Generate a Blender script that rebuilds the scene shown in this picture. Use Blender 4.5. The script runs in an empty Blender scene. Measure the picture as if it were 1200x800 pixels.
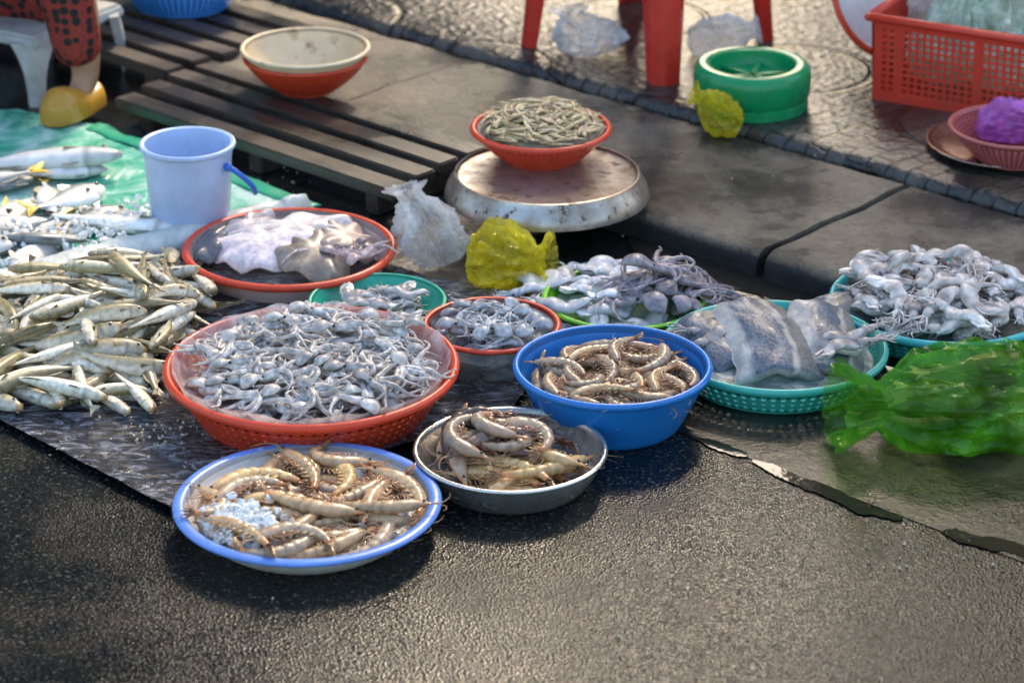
import bpy, bmesh, math, random
import numpy as np
from mathutils import Vector, Matrix, noise as mnoise
R = math.radians
rnd = random.Random(7)
sc = bpy.context.scene
col = sc.collection

# ------------------------------------------------------------ camera, sky, sun, exposure
CAM_H, PITCH, LENS = 1.75, R(24), 95.0
cd = bpy.data.cameras.new('camera'); cam = bpy.data.objects.new('camera', cd); col.objects.link(cam)
cam.location = (0, 0, CAM_H); cam.rotation_euler = (math.pi/2 - PITCH, 0, 0)
cd.lens = LENS; cd.sensor_width = 36; cd.clip_start = .05; cd.clip_end = 500
cd.dof.use_dof = True; cd.dof.focus_distance = 4.05; cd.dof.aperture_fstop = 4.5
sc.camera = cam
SUN_EL, SUN_AZ = R(40), R(18)          # behind the stall, to the back of the picture
w = bpy.data.worlds.new('World'); sc.world = w; w.use_nodes = True
nt = w.node_tree; bg = nt.nodes['Background']
sky = nt.nodes.new('ShaderNodeTexSky'); sky.sky_type = 'NISHITA'; sky.sun_disc = False
sky.sun_elevation = SUN_EL; sky.sun_rotation = SUN_AZ; sky.air_density = 1.3; sky.dust_density = 4.0; sky.ozone_density = .3
hs = nt.nodes.new('ShaderNodeHueSaturation'); hs.inputs['Saturation'].default_value = 1.12; nt.links.new(sky.outputs[0], hs.inputs['Color']); nt.links.new(hs.outputs[0], bg.inputs[0]); bg.inputs[1].default_value = .15
sl = bpy.data.lights.new('sun', 'SUN'); so = bpy.data.objects.new('sun', sl); col.objects.link(so)
sl.energy = 2.3; sl.angle = R(12); sl.color = (1, .82, .58)
so.rotation_euler = Vector((math.sin(SUN_AZ)*math.cos(SUN_EL), math.cos(SUN_AZ)*math.cos(SUN_EL), math.sin(SUN_EL))).to_track_quat('Z', 'Y').to_euler()
sc.view_settings.view_transform = 'Standard'; sc.view_settings.look = 'None'
sc.view_settings.exposure = 1.52; sc.view_settings.gamma = 1
sc.cycles.use_denoising = True
sc.cycles.max_bounces = 8; sc.cycles.transparent_max_bounces = 16
sc.cycles.sample_clamp_indirect = 6

def at(px, py, z=0.0):
    """the point at height z that stands at this place of the 1200x800 photograph"""
    F = LENS/36*1200; u = (px-600)/F; v = -(py-400)/F
    d = Vector((u, math.cos(PITCH)+v*math.sin(PITCH), -math.sin(PITCH)+v*math.cos(PITCH)))
    return Vector((0, 0, CAM_H)) + d*((z-CAM_H)/d.z)

# the kerb frame: s runs along the kerb, d from its back edge towards the camera
KO = Vector((-.211, 5.355)); KD = Vector((.740, -.673)).normalized(); KN = Vector((-.673, -.740)).normalized()
def K(s, d, z=0): p = KO + KD*s + KN*d; return Vector((p.x, p.y, z))
def Kd(p): return (Vector((p.x, p.y))-KO).dot(KN)
def Ks(p): return (Vector((p.x, p.y))-KO).dot(KD)
KA = math.atan2(KD.y, KD.x)

# ------------------------------------------------------------ mesh helpers
class MB:
    def __init__(s): s.v = []; s.f = []; s.m = []; s.c = []
    def vert(s, p, c=(1, 1, 1)): s.v.append(tuple(p)); s.c.append(c); return len(s.v)-1
    def face(s, f, m=0): s.f.append(tuple(f)); s.m.append(m)
    def build(s, name, mats, parent=None, smooth=True, merge=0, bevel=0, auto=None):
        me = bpy.data.meshes.new(name); me.from_pydata(s.v, [], s.f)
        if not isinstance(mats, (list, tuple)): mats = [mats]
        for x in mats: me.materials.append(x)
        me.polygons.foreach_set('material_index', s.m)
        a = me.color_attributes.new('Col', 'FLOAT_COLOR', 'POINT')
        a.data.foreach_set('color', np.array([(*c, 1) for c in s.c], dtype=np.float32).ravel())
        if merge or bevel:
            bm = bmesh.new(); bm.from_mesh(me)
            if merge: bmesh.ops.remove_doubles(bm, verts=bm.verts, dist=merge)
            if bevel: bmesh.ops.bevel(bm, geom=bm.edges[:], offset=bevel, segments=2, affect='EDGES', clamp_overlap=True)
            bm.to_mesh(me); bm.free()
        me.polygons.foreach_set('use_smooth', [smooth]*len(me.polygons)); me.update()
        o = bpy.data.objects.new(name, me); col.objects.link(o)
        if auto is not None:
            try: me.set_sharp_from_angle(angle=R(auto))
            except Exception: pass
        if parent: o.parent = parent
        return o
    def tube(s, pts, rads, n=8, up=(0, 0, 1), m=0, cf=None, cap=True):
        pts = [Vector(p) for p in pts]; N = len(pts); prev = None; up = Vector(up); U = up.copy()
        for i, p in enumerate(pts):
            t = (pts[min(i+1, N-1)]-pts[max(i-1, 0)])
            t = t.normalized() if t.length > 1e-9 else Vector((1, 0, 0))
            U = U - t*U.dot(t)
            if U.length < 1e-4: U = Vector((0, 1, 0)) - t*t.y
            U.normalize(); sd = t.cross(U)
            r = rads[i]; a, b = r if isinstance(r, (tuple, list)) else (r, r)
            ring = []
            for k in range(n):
                th = 2*math.pi*k/n
                ring.append(s.vert(p + sd*(math.cos(th)*a) + U*(math.sin(th)*b), cf(i/(N-1), th) if cf else (1, 1, 1)))
            if prev:
                for k in range(n): s.face((prev[k], ring[k], ring[(k+1) % n], prev[(k+1) % n]), m)
            elif cap: s.face(ring, m)
            prev = ring
        if cap: s.face(prev[::-1], m)
    def lathe(s, prof, n=96, m=0, c=(0, 0, 0), wob=None):
        prev = None
        for i, (r, z) in enumerate(prof):
            if r < 1e-6: ring = [s.vert((c[0], c[1], c[2]+z))]*n
            else:
                ring = []
                for k in range(n):
                    th = 2*math.pi*k/n; rr, zz = (r, z) if not wob else wob(r, z, th)
                    ring.append(s.vert((c[0]+rr*math.cos(th), c[1]+rr*math.sin(th), c[2]+zz)))
            if prev:
                mm = m[i-1] if isinstance(m, list) else m
                for k in range(n):
                    q = [prev[k], prev[(k+1) % n], ring[(k+1) % n], ring[k]]; u = []
                    for x in q:
                        if x not in u: u.append(x)
                    if len(u) > 2: s.face(u, mm)
            prev = ring
    def box(s, c, h, rz=0, m=0, taper=1, cf=(1, 1, 1)):
        cs, sn = math.cos(rz), math.sin(rz); I = []
        for z in (-1, 1):
            for x, y in ((-1, -1), (1, -1), (1, 1), (-1, 1)):
                t = taper if z > 0 else 1; X = x*h[0]*t; Y = y*h[1]*t
                I.append(s.vert((c[0]+X*cs-Y*sn, c[1]+X*sn+Y*cs, c[2]+z*h[2]), cf))
        a = I
        for f in ((3, 2, 1, 0), (4, 5, 6, 7), (0, 1, 5, 4), (1, 2, 6, 5), (2, 3, 7, 6), (3, 0, 4, 7)): s.face([a[i] for i in f], m)
    def ball(s, c, r, n=8, k=6, m=0, cc=(1, 1, 1), sc=(1, 1, 1)):
        prev = None
        for i in range(k+1):
            ph = math.pi*i/k
            if i in (0, k): ring = [s.vert((c[0], c[1], c[2]+r*sc[2]*math.cos(ph)), cc)]*n
            else: ring = [s.vert((c[0]+r*sc[0]*math.sin(ph)*math.cos(2*math.pi*j/n), c[1]+r*sc[1]*math.sin(ph)*math.sin(2*math.pi*j/n), c[2]+r*sc[2]*math.cos(ph)), cc) for j in range(n)]
            if prev:
                for j in range(n):
                    u = []
                    for x in (prev[j], ring[j], ring[(j+1) % n], prev[(j+1) % n]):
                        if x not in u: u.append(x)
                    if len(u) > 2: s.face(u, m)
            prev = ring

def tag(o, label=None, cat=None, group=None, kind=None):
    if label: o['label'] = label
    if cat: o['category'] = cat
    if group: o['group'] = group
    if kind: o['kind'] = kind
    return o
def empty(name, loc=(0, 0, 0), rz=0):
    o = bpy.data.objects.new(name, None); col.objects.link(o); o.location = loc; o.rotation_euler.z = rz; o.empty_display_size = .05
    return o
def copy_tree(o, parent=None):
    c = o.copy(); col.objects.link(c)
    if parent: c.parent = parent
    for ch in list(o.children): copy_tree(ch, c)
    return c
def noise3(x, y, z, s=1.0): return mnoise.noise(Vector((x*s, y*s, z*s)))

# ------------------------------------------------------------ materials
class NT:
    def __init__(s, name):
        s.mat = bpy.data.materials.new(name); s.mat.use_nodes = True; s.t = s.mat.node_tree; s.b = s.t.nodes['Principled BSDF']; s.out = s.t.nodes['Material Output']
    def n(s, typ, **kw):
        x = s.t.nodes.new('ShaderNode'+typ)
        for k, v in kw.items(): setattr(x, k, v)
        return x
    def l(s, a, b): s.t.links.new(a, b)
    def inp(s, x, i, v):
        if isinstance(v, bpy.types.NodeSocket): s.l(v, x.inputs[i])
        elif isinstance(v, tuple) and len(v) == 3 and x.inputs[i].type == 'RGBA': x.inputs[i].default_value = (*v, 1)
        else: x.inputs[i].default_value = v
    def coord(s, kind='Object'):
        if not hasattr(s, '_tc'): s._tc = s.n('TexCoord')
        return s._tc.outputs[kind]
    def noise(s, scale, detail=4, rough=.55, vec=None, dist=0):
        x = s.n('TexNoise'); s.l(vec or s.coord(), x.inputs['Vector'])
        for k, v in (('Scale', scale), ('Detail', detail), ('Roughness', rough), ('Distortion', dist)): x.inputs[k].default_value = v
        return x.outputs['Fac']
    def vor(s, scale, feature='F1', vec=None, out='Distance', rand=1):
        x = s.n('TexVoronoi', feature=feature); s.l(vec or s.coord(), x.inputs['Vector']); x.inputs['Scale'].default_value = scale; x.inputs['Randomness'].default_value = rand
        return x.outputs[out]
    def math(s, op, a, b=0., c=0.):
        x = s.n('Math', operation=op); s.inp(x, 0, a); s.inp(x, 1, b); s.inp(x, 2, c); return x.outputs[0]
    def vmath(s, op, a, b=(0, 0, 0)):
        x = s.n('VectorMath', operation=op); s.inp(x, 0, a); s.inp(x, 1, b)
        return x.outputs['Value' if op in ('LENGTH', 'DOT_PRODUCT') else 'Vector']
    def ramp(s, fac, stops, interp='LINEAR'):
        x = s.n('ValToRGB'); s.l(fac, x.inputs[0]); e = x.color_ramp.elements; x.color_ramp.interpolation = interp
        while len(e) < len(stops): e.new(.5)
        for q, (p, c) in zip(e, stops):
            q.position = p; q.color = (*c, 1) if isinstance(c, (tuple, list)) else (c, c, c, 1)
        return x.outputs[0]
    def mix(s, fac, a, b, mode='MIX'):
        x = s.n('Mix', data_type='RGBA', blend_type=mode); s.inp(x, 0, fac); s.inp(x, 6, a); s.inp(x, 7, b); return x.outputs[2]
    def rng(s, v, a, b, c, d):
        x = s.n('MapRange'); s.inp(x, 0, v)
        for i, q in enumerate((a, b, c, d)): s.inp(x, i+1, q)
        return x.outputs[0]
    def bump(s, h, strength, dist=.002, prev=None):
        x = s.n('Bump'); s.l(h, x.inputs['Height']); x.inputs['Strength'].default_value = strength; x.inputs['Distance'].default_value = dist
        if prev: s.l(prev, x.inputs['Normal'])
        s.l(x.outputs[0], s.b.inputs['Normal']); return x.outputs[0]
    def set(s, **kw):
        for k, v in kw.items(): s.inp(s.b, k.replace('_', ' '), v)
        return s

def M(name, c, rough=.4, var=.12, vs=25, bump=0, bs=120, metal=0, coat=0, sss=0, attr=False, rand=0, dirt=None, spec=.5, trans=0, sheen=0):
    T = NT(name)
    n = T.noise(vs, 5)
    k = T.rng(n, .3, .7, 1-var, 1+var)
    base = c
    if attr:
        a = T.n('Attribute', attribute_name='Col'); base = T.mix(1., a.outputs['Color'], c, 'MULTIPLY')
    vm = T.n('Vector' 'Math', operation='SCALE')
    if isinstance(base, tuple): vm.inputs[0].default_value = base
    else: T.l(base, vm.inputs[0])
    if rand:
        oi = T.n('ObjectInfo'); k = T.math('MULTIPLY', k, T.rng(oi.outputs['Random'], 0, 1, 1-rand, 1+rand))
    T.l(k, vm.inputs['Scale']); out = vm.outputs[0]
    if dirt:
        dc, ds, lo, hi = dirt
        out = T.mix(T.rng(T.noise(ds, 6, .65), lo, hi, 0, 1), out, dc)
    T.l(out, T.b.inputs['Base Color'])
    rr = T.rng(T.noise(vs*1.7, 3), .3, .7, max(.02, rough*.75), min(1, rough*1.25))
    T.set(Roughness=rr, Metallic=metal, Coat_Weight=coat, Coat_Roughness=.08, Specular_IOR_Level=spec, Transmission_Weight=trans)
    if sss:
        T.set(Subsurface_Weight=sss, Subsurface_Radius=(1., .6, .4), Subsurface_Scale=.006)
    if bump: T.bump(T.noise(bs, 4), bump, .002)
    return T.mat

def film(name, c, fac=.5, rough=.18, bs=30, bump=.6, tint=None, var=.35):
    """thin plastic: part see-through, part a glossy coloured skin"""
    T = NT(name)
    n = T.noise(bs, 5, .6, dist=.6)
    cc = T.mix(T.rng(n, .3, .7, 0, 1), tuple(x*(1-var) for x in c), tuple(min(1, x*(1+var)) for x in c))
    T.l(cc, T.b.inputs['Base Color']); T.set(Roughness=rough, Specular_IOR_Level=.6)
    T.bump(n, bump, .006)
    tl = T.n('BsdfTranslucent'); T.l(cc, tl.inputs[0])
    a = T.n('MixShader'); a.inputs[0].default_value = .35; T.l(T.b.outputs[0], a.inputs[1]); T.l(tl.outputs[0], a.inputs[2])
    tr = T.n('BsdfTransparent'); tr.inputs[0].default_value = (*(tint or (.95, .95, .95)), 1)
    m = T.n('MixShader'); T.l(T.rng(n, .35, .7, max(0, fac-.25), min(1, fac+.25)), m.inputs[0]); T.l(tr.outputs[0], m.inputs[1]); T.l(a.outputs[0], m.inputs[2])
    T.l(m.outputs[0], T.out.inputs[0]); return T.mat

def plastic(name, c, rough=.35, dirt=None, var=.10):
    dirt = dirt or (tuple(x*.55 for x in c), 17, .56, .82)
    return M(name, c, rough, var, 18, .08, 200, sss=0, spec=.5, dirt=dirt)

# ------------------------------------------------------------ the ground
def ground_mats():
    G = {}
    # wet asphalt
    T = NT('wet_asphalt')
    cell = T.vor(290, out='Color'); cs = T.n('SeparateColor'); T.l(cell, cs.inputs[0])
    g = T.ramp(cs.outputs[0], [(0, (.002, .004, .005)), (.55, (.0055, .0085, .0098)), (.86, (.017, .017, .0155)), (.97, (.055, .05, .043)), (1, (.10, .094, .08))])
    big = T.noise(2.2, 5)
    g2 = T.mix(T.rng(big, .35, .65, 0, 1), T.mix(1., g, (.75, .8, .85), 'MULTIPLY'), g)
    T.l(g2, T.b.inputs['Base Color'])
    wet = T.rng(T.noise(5, 6, .6), .35, .68, 0, 1)
    T.l(T.rng(wet, 0, 1, .10, .33), T.b.inputs['Roughness'])
    b1 = T.bump(T.vor(300), .42, .0018); T.bump(T.noise(18, 4, .5), .12, .004, b1)
    T.set(Specular_IOR_Level=.21)
    G['road'] = T.mat
    # gutter apron: worn wet concrete
    T = NT('gutter_concrete')
    n = T.noise(9, 8, .62); f = T.noise(140, 4, .7)
    c = T.ramp(n, [(.36, (.008, .009, .010)), (.5, (.017, .017, .016)), (.66, (.045, .040, .033))])
    c = T.mix(.5, c, T.ramp(f, [(.3, .25), (.7, .9)]), 'MULTIPLY')
    T.l(c, T.b.inputs['Base Color']); T.l(T.rng(n, .3, .65, .08, .4), T.b.inputs['Roughness'])
    b1 = T.bump(f, .5, .003); T.bump(T.noise(25, 4), .5, .006, b1)
    G['gutter'] = T.mat
    # kerb concrete
    T = NT('kerb_concrete')
    n = T.noise(4.5, 8, .6); f = T.noise(60, 8, .8)
    c = T.ramp(n, [(.40, (.020, .019, .018)), (.47, (.085, .072, .057)), (.54, (.18, .148, .108)), (.64, (.30, .245, .17))])
    c = T.mix(.9, c, T.ramp(f, [(.30, .12), (.48, .75), (.62, 1.), (.8, 1.3)]), 'MULTIPLY')
    sx = T.n('SeparateXYZ'); T.l(T.coord(), sx.inputs[0]); c = T.mix(T.rng(T.math('ADD', sx.outputs[2], T.math('MULTIPLY', n, .03)), .048, .062, 1, 0), c, (.010, .011, .010))  # lower face blackened by height: wet undercut shade put into the colour
    T.l(c, T.b.inputs['Base Color']); T.l(T.rng(n, .42, .58, .10, .5), T.b.inputs['Roughness'])
    b1 = T.bump(f, .9, .006); T.bump(T.noise(22, 5), .6, .008, b1)
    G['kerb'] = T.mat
    # patterned pavement
    T = NT('pavement_tiles')
    mp = T.n('Mapping'); T.l(T.coord(), mp.inputs[0]); mp.inputs['Rotation'].default_value = (0, 0, KA)
    vec = mp.outputs[0]
    warp = T.n('TexNoise'); T.l(vec, warp.inputs['Vector']); warp.inputs['Scale'].default_value = 9
    wv = T.vmath('ADD', vec, T.vmath('MULTIPLY', T.vmath('SUBTRACT', warp.outputs['Color'], (.5, .5, .5)), (.02, .02, 0)))
    br = T.n('TexBrick'); T.l(wv, br.inputs['Vector']); br.inputs['Scale'].default_value = 1
    for k, v in (('Brick Width', .075), ('Row Height', .045), ('Mortar Size', .0035), ('Mortar Smooth', .6)): br.inputs[k].default_value = v
    p = T.vmath('SUBTRACT', T.vmath('FRACTION', T.vmath('MULTIPLY', vec, (2.2, 2.2, 0))), (.5, .5, 0))
    ln = T.vmath('LENGTH', p)
    ring = T.rng(T.math('ABSOLUTE', T.math('SUBTRACT', ln, .33)), .006, .022, 1, 0)
    inside = T.rng(ln, .31, .33, 1, 0)
    joint = T.math('MAXIMUM', T.math('MULTIPLY', br.outputs['Fac'], T.math('SUBTRACT', 1., T.math('MULTIPLY', inside, .8))), ring)
    n = T.noise(6, 7, .6)
    c = T.ramp(n, [(.36, (.018, .018, .018)), (.50, (.050, .045, .039)), (.64, (.12, .10, .078))])
    c = T.mix(.6, c, T.ramp(T.noise(90, 4, .7), [(.3, .35), (.7, 1.)]), 'MULTIPLY')
    c = T.mix(joint, c, (.012, .011, .010))
    T.l(c, T.b.inputs['Base Color']); T.l(T.rng(n, .3, .65, .08, .34), T.b.inputs['Roughness'])
    b1 = T.bump(T.math('SUBTRACT', 1., joint), .8, .006); b2 = T.bump(T.noise(60, 5, .65), .5, .006, b1); T.bump(T.vor(55), .35, .005, b2)
    T.set(Specular_IOR_Level=.6)
    G['tiles'] = T.mat
    T = NT('still_water'); T.set(Base_Color=(.020, .018, .014), Roughness=.05, Specular_IOR_Level=.40)
    T.bump(T.noise(26, 3), .08, .004); G['water'] = T.mat
    G['wet_shade'] = M('wet_shade_black', (.012, .012, .012), .14, .5, 30, .6, 60, spec=.5)  # near-black wet colour standing in for deep shade
    return G
G = None

G = ground_mats()
def sheet(name, poly, z, mat, kind='structure'):
    mb = MB(); mb.face([mb.vert((p[0], p[1], z)) for p in poly]); return tag(mb.build(name, mat), kind=kind)
sheet('road', [(-60, -60), (60, -60), (60, 60), (-60, 60)], 0, G['road'])
sheet('gutter', [K(-8, .44), K(8, .44), K(8, .99), K(-8, .99)][::-1], .0015, G['gutter'])
KZ, TZ = .05, .062
def slab(name, s0, s1, d0, d1, z0, z1, mat, wav=0.010):
    """a long stone with worn, slightly wandering edges"""
    mb = MB(); N = max(2, int((s1-s0)/.02)); rows = []
    for i in range(N+1):
        s = s0+(s1-s0)*i/N; e = noise3(s, 3.1, 0, 9)*wav+noise3(s, 7, 0, 40)*wav*.5
        q = noise3(s, 1, 2, 30)*.006; M_ = 14 if d1-d0 < 1 else 60
        mid = [(d0+.008+(d1-d0-.030)*k/M_, z1+(.004*noise3(s, d0+(d1-d0)*k/M_, 0, 9)+.002*noise3(s, d0+(d1-d0)*k/M_, 4, 34) if d1-d0 < 1 else 0)) for k in range(M_+1)]
        pr = [(d0, z0), (d0, z1-.006)]+mid+[(d1-.010+e+q, z1-.005), (d1-.003+e+q, z1-.012), (d1+e, z1-.024), (d1+e*1.4, z0)]
        rows.append([mb.vert(K(s, d, z)) for d, z in pr])
    for a, b in zip(rows, rows[1:]):
        for k in range(len(a)-1): mb.face((a[k], a[k+1], b[k+1], b[k]))
    mb.face(rows[0]); mb.face(rows[-1][::-1])
    return tag(mb.build(name, mat, auto=50), kind='structure')
# kerb stones, butted with a narrow mossy joint
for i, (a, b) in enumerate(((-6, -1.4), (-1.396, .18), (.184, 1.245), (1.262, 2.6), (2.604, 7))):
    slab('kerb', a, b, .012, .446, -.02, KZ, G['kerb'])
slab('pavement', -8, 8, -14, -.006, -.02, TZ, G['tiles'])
def puddle(pts, z=.0026, name='water', thin=.62):
    """closed outline of a shallow puddle through hand placed points, softened"""
    P = [Vector(p) for p in pts]; n = len(P); out = []; c0 = sum(P, Vector())/n
    if thin != 1:
        for p in P:
            dd = (p.xy-c0.xy).dot(KN)*(thin-1); p.x += KN.x*dd; p.y += KN.y*dd
    for i in range(n):
        a, b, c, d = P[i-1], P[i], P[(i+1) % n], P[(i+2) % n]
        for k in range(8):
            t = k/8; q = .5*((2*b)+(c-a)*t+(2*a-5*b+4*c-d)*t*t+(3*b-a-3*c+d)*t**3)
            q = q+Vector((noise3(q.x, q.y, 0, 40), noise3(q.x, q.y, 5, 40), 0))*.005+Vector((noise3(q.x, q.y, 0, 130), noise3(q.x, q.y, 5, 130), 0))*.004
            out.append((q.x, q.y))
    return sheet(name, out, z, G['water'])
puddle([at(*p) for p in ((806, 513), (842, 517), (880, 531), (868, 537), (838, 530))])
puddle([at(*p) for p in ((884, 540), (918, 545), (948, 560), (985, 571), (1012, 590), (1058, 603), (1050, 613), (1020, 606), (1000, 608), (968, 588), (930, 572), (902, 556))])
puddle([at(*p) for p in ((1098, 628), (1122, 620), (1150, 627), (1190, 630), (1250, 652), (1215, 660), (1180, 648), (1150, 650), (1118, 640))])
puddle([at(*p) for p in ((735, 262), (770, 268), (870, 302), (985, 346), (960, 374), (880, 346), (800, 326), (745, 300))], .0046, thin=1)
sheet('wet_shade_sheet', [K(.52, .44), K(6, .44), K(6, .50), K(1.3, .52), K(1.0, .55), K(.58, .56)][::-1], .0028, G['wet_shade'])  # black strip painting the shade along the foot of the kerb
wet_shade = sheet('wet_shade_sheet', [K(-3, .45), K(.52, .45), K(.60, .60), K(.52, .80), K(.2, .9), K(-.1, .86), K(-.6, .95), K(-3, .9)][::-1], .0034, G['wet_shade'])  # black sheet painting the dark void beneath the slats

# ------------------------------------------------------------ unseen shop fronts, added to block the sun and shape the wet reflections
def shop(x0, x1, y, hgt, wall, shut, awn, label, dep=2):  # unseen house, walls and all, added to block sun and shape reflections
    root = empty('added_shop_house', ((x0+x1)/2, y, 0)); tag(root, label, 'added building'); W = (x1-x0)/2
    mb = MB(); mb.box((0, dep, hgt/2), (W, dep, hgt/2)); mb.build('wall', wall, root, smooth=False)
    mb = MB(); mb.box((0, dep-.05, hgt+.12), (W+.1, dep+.1, .12)); mb.build('added_roof', wall, root, smooth=False)
    n = max(1, int(W)); 
    for k in range(n):
        cx = -W+(2*W)*(k+.5)/n; sh = MB()
        for q in range(26): sh.box((cx, -.02-.012*(q % 2), .2+.09*q), (W/n*.8, .03, .044))
        sh.build('added_shutter', shut, root, smooth=False)
        wn = MB(); wn.box((cx, -.03, hgt*.72), (W/n*.45, .05, .55)); wo = wn.build('added_window_frame', wall, root, smooth=False)
        gl = MB(); gl.box((cx, -.085, hgt*.72), (W/n*.40, .004, .48)); gl.build('pane', M('dark_glass', (.02, .025, .03), .08), wo, smooth=False)
    a = MB(); q = [a.vert(p) for p in ((-W*.95, -.01, 3.25), (W*.95, -.01, 3.25), (W*.95, -1.25, 2.65), (-W*.95, -1.25, 2.65), (W*.95, -1.25, 2.2), (-W*.95, -1.25, 2.2))]
    if not awn.get('thin'):
        nt_ = awn.node_tree; pb_ = nt_.nodes['Principled BSDF']; tl_ = nt_.nodes.new('ShaderNodeBsdfTranslucent'); mx_ = nt_.nodes.new('ShaderNodeMixShader'); mx_.inputs[0].default_value = .6; nt_.links.new(pb_.inputs['Base Color'].links[0].from_socket, tl_.inputs[0]); nt_.links.new(pb_.outputs[0], mx_.inputs[1]); nt_.links.new(tl_.outputs[0], mx_.inputs[2]); nt_.links.new(mx_.outputs[0], nt_.nodes['Material Output'].inputs[0]); awn['thin'] = 1
    a.face((q[0], q[3], q[2], q[1])); a.face((q[3], q[5], q[4], q[2])); o = a.build('added_awning', awn, root, smooth=False)
    return root
shop(-9, .0, 9.6, 12.5, M('added_grey_blue_render', (.10, .15, .18), .8), M('added_teal_shutter', (.05, .16, .18), .4), M('added_blue_awning', (.04, .12, .26), .7), 'unseen grey blue shop house with teal shutters, added to shade the left')
shop(1.16, 2.1, 9.4, 4.6, M('added_ochre_render', (.55, .40, .18), .8), M('added_rust_shutter', (.40, .26, .12), .4), M('added_yellow_awning', (.80, .55, .06), .7), 'unseen ochre shop house with a yellow awning, added for reflections at the right', .4)
shop(2.82, 10, 9.7, 9.5, M('added_brown_render', (.12, .09, .07), .8), M('added_green_shutter', (.03, .14, .07), .4), M('added_red_awning', (.40, .04, .03), .7), 'unseen brown shop house with green shutters and a red awning, added to shade the right')

# ------------------------------------------------------------ mats on the ground
def poly_grid(name, pts, mat, zf, step=.02, parent=None):
    """a cloth-like sheet: a grid clipped to an outline, height from zf"""
    P = [(p.x, p.y) for p in pts]
    bm = bmesh.new(); vs = [bm.verts.new((x, y, 0)) for x, y in P]; bm.faces.new(vs)
    x0, x1 = min(p[0] for p in P), max(p[0] for p in P); y0, y1 = min(p[1] for p in P), max(p[1] for p in P)
    for axis, a, b in ((0, x0, x1), (1, y0, y1)):
        k = a+step
        while k < b:
            co = (k, 0, 0) if axis == 0 else (0, k, 0); no = (1, 0, 0) if axis == 0 else (0, 1, 0)
            bmesh.ops.bisect_plane(bm, geom=bm.verts[:]+bm.edges[:]+bm.faces[:], plane_co=co, plane_no=no); k += step
    for v in bm.verts: v.co.z = zf(v.co.x, v.co.y)
    bmesh.ops.recalc_face_normals(bm, faces=bm.faces)
    if sum(f.normal.z for f in bm.faces) < 0: bmesh.ops.reverse_faces(bm, faces=bm.faces)
    me = bpy.data.meshes.new(name); bm.to_mesh(me); bm.free(); me.materials.append(mat)
    me.polygons.foreach_set('use_smooth', [True]*len(me.polygons))
    o = bpy.data.objects.new(name, me); col.objects.link(o)
    if parent: o.parent = parent
    return o
T = NT('black_plastic')
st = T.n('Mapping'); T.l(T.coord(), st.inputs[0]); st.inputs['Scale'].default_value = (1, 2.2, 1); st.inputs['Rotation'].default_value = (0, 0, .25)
T.l(T.ramp(T.noise(16, 7, .62, st.outputs[0], 2.2), [(.34, (.012, .013, .017)), (.50, (.030, .030, .040)), (.57, (.16, .17, .21)), (.63, (.34, .36, .40)), (.70, (.06, .06, .08))]), T.b.inputs['Base Color'])  # pale stops paint wet sky reflections into the sheet as streaks
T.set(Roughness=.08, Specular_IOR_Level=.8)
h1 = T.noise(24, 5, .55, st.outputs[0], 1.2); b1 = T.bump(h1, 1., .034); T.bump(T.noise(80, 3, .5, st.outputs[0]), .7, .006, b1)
MBLK = T.mat
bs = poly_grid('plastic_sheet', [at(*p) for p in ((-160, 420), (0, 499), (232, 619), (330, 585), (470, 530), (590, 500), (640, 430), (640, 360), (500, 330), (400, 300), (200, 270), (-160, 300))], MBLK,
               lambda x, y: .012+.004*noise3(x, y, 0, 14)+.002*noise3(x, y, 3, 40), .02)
tag(bs, 'wet dark plastic sheet with painted sheen streaks spread under the loose fish and bowls', 'plastic sheet')

# green net sheet at the upper left, with a pale folded front edge
T = NT('green_tarp')
n = T.noise(10, 5, .6, dist=.8)
c = T.ramp(n, [(.36, (.02, .34, .20)), (.48, (.16, .52, .38)), (.60, (.50, .74, .64)), (.75, (.70, .82, .76))])
T.l(c, T.b.inputs['Base Color']); T.set(Roughness=.25, Specular_IOR_Level=.6); T.bump(n, .9, .012)
MGRN = T.mat
gp = [at(*p, .02) for p in ((-160, 150), (20, 128), (110, 146), (160, 165), (250, 205), (372, 240), (300, 258), (230, 282), (120, 306), (0, 335), (-160, 370))]
gt = poly_grid('green_tarp', gp, MGRN, lambda x, y: .020+.006*noise3(x, y, 0, 12)+.004*noise3(x, y, 4, 30), .02)
tag(gt, 'crumpled green and whitish plastic tarp under the silver fish and pale bucket', 'tarp')
mb = MB()      # rolled white hem along the front edge of the tarp
hp = [at(*p, .026) for p in ((-160, 362), (-60, 345), (30, 328), (120, 304), (200, 284), (262, 268), (330, 250), (368, 241))]
fine = []
for a, b in zip(hp, hp[1:]):
    for k in range(10): fine.append(a.lerp(b, k/10)+Vector((0, 0, .004*noise3(a.x, k, 0, .6))))
mb.tube(fine, [(.034*(1+.3*noise3(i, 0, 0, .13))*min(1, (len(fine)-i)/30+.2), .026*(1+.3*noise3(i, 4, 0, .2))) for i in range(len(fine))], 14)
mb.build('hem', film('white_film_hem', (.86, .90, .88), .97, .3, 20, .7, None, .12), gt)
mb = MB(); gb_ = [at(*p, .026) for p in ((108, 146), (160, 163), (205, 182), (250, 202), (310, 222), (368, 240))]
mb.tube([gb_[0].lerp(gb_[-1], k/40)+Vector((.006*noise3(k, 0, 0, .3), .008*noise3(k, 2, 0, .25), .003*noise3(k, 9, 0, .3)-.004)) for k in range(41)], [(.020+.007*noise3(k, 5, 0, .3), .0028) for k in range(41)], 10); mb.build('border', plastic('green_border', (.02, .36, .20)), gt)

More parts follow.
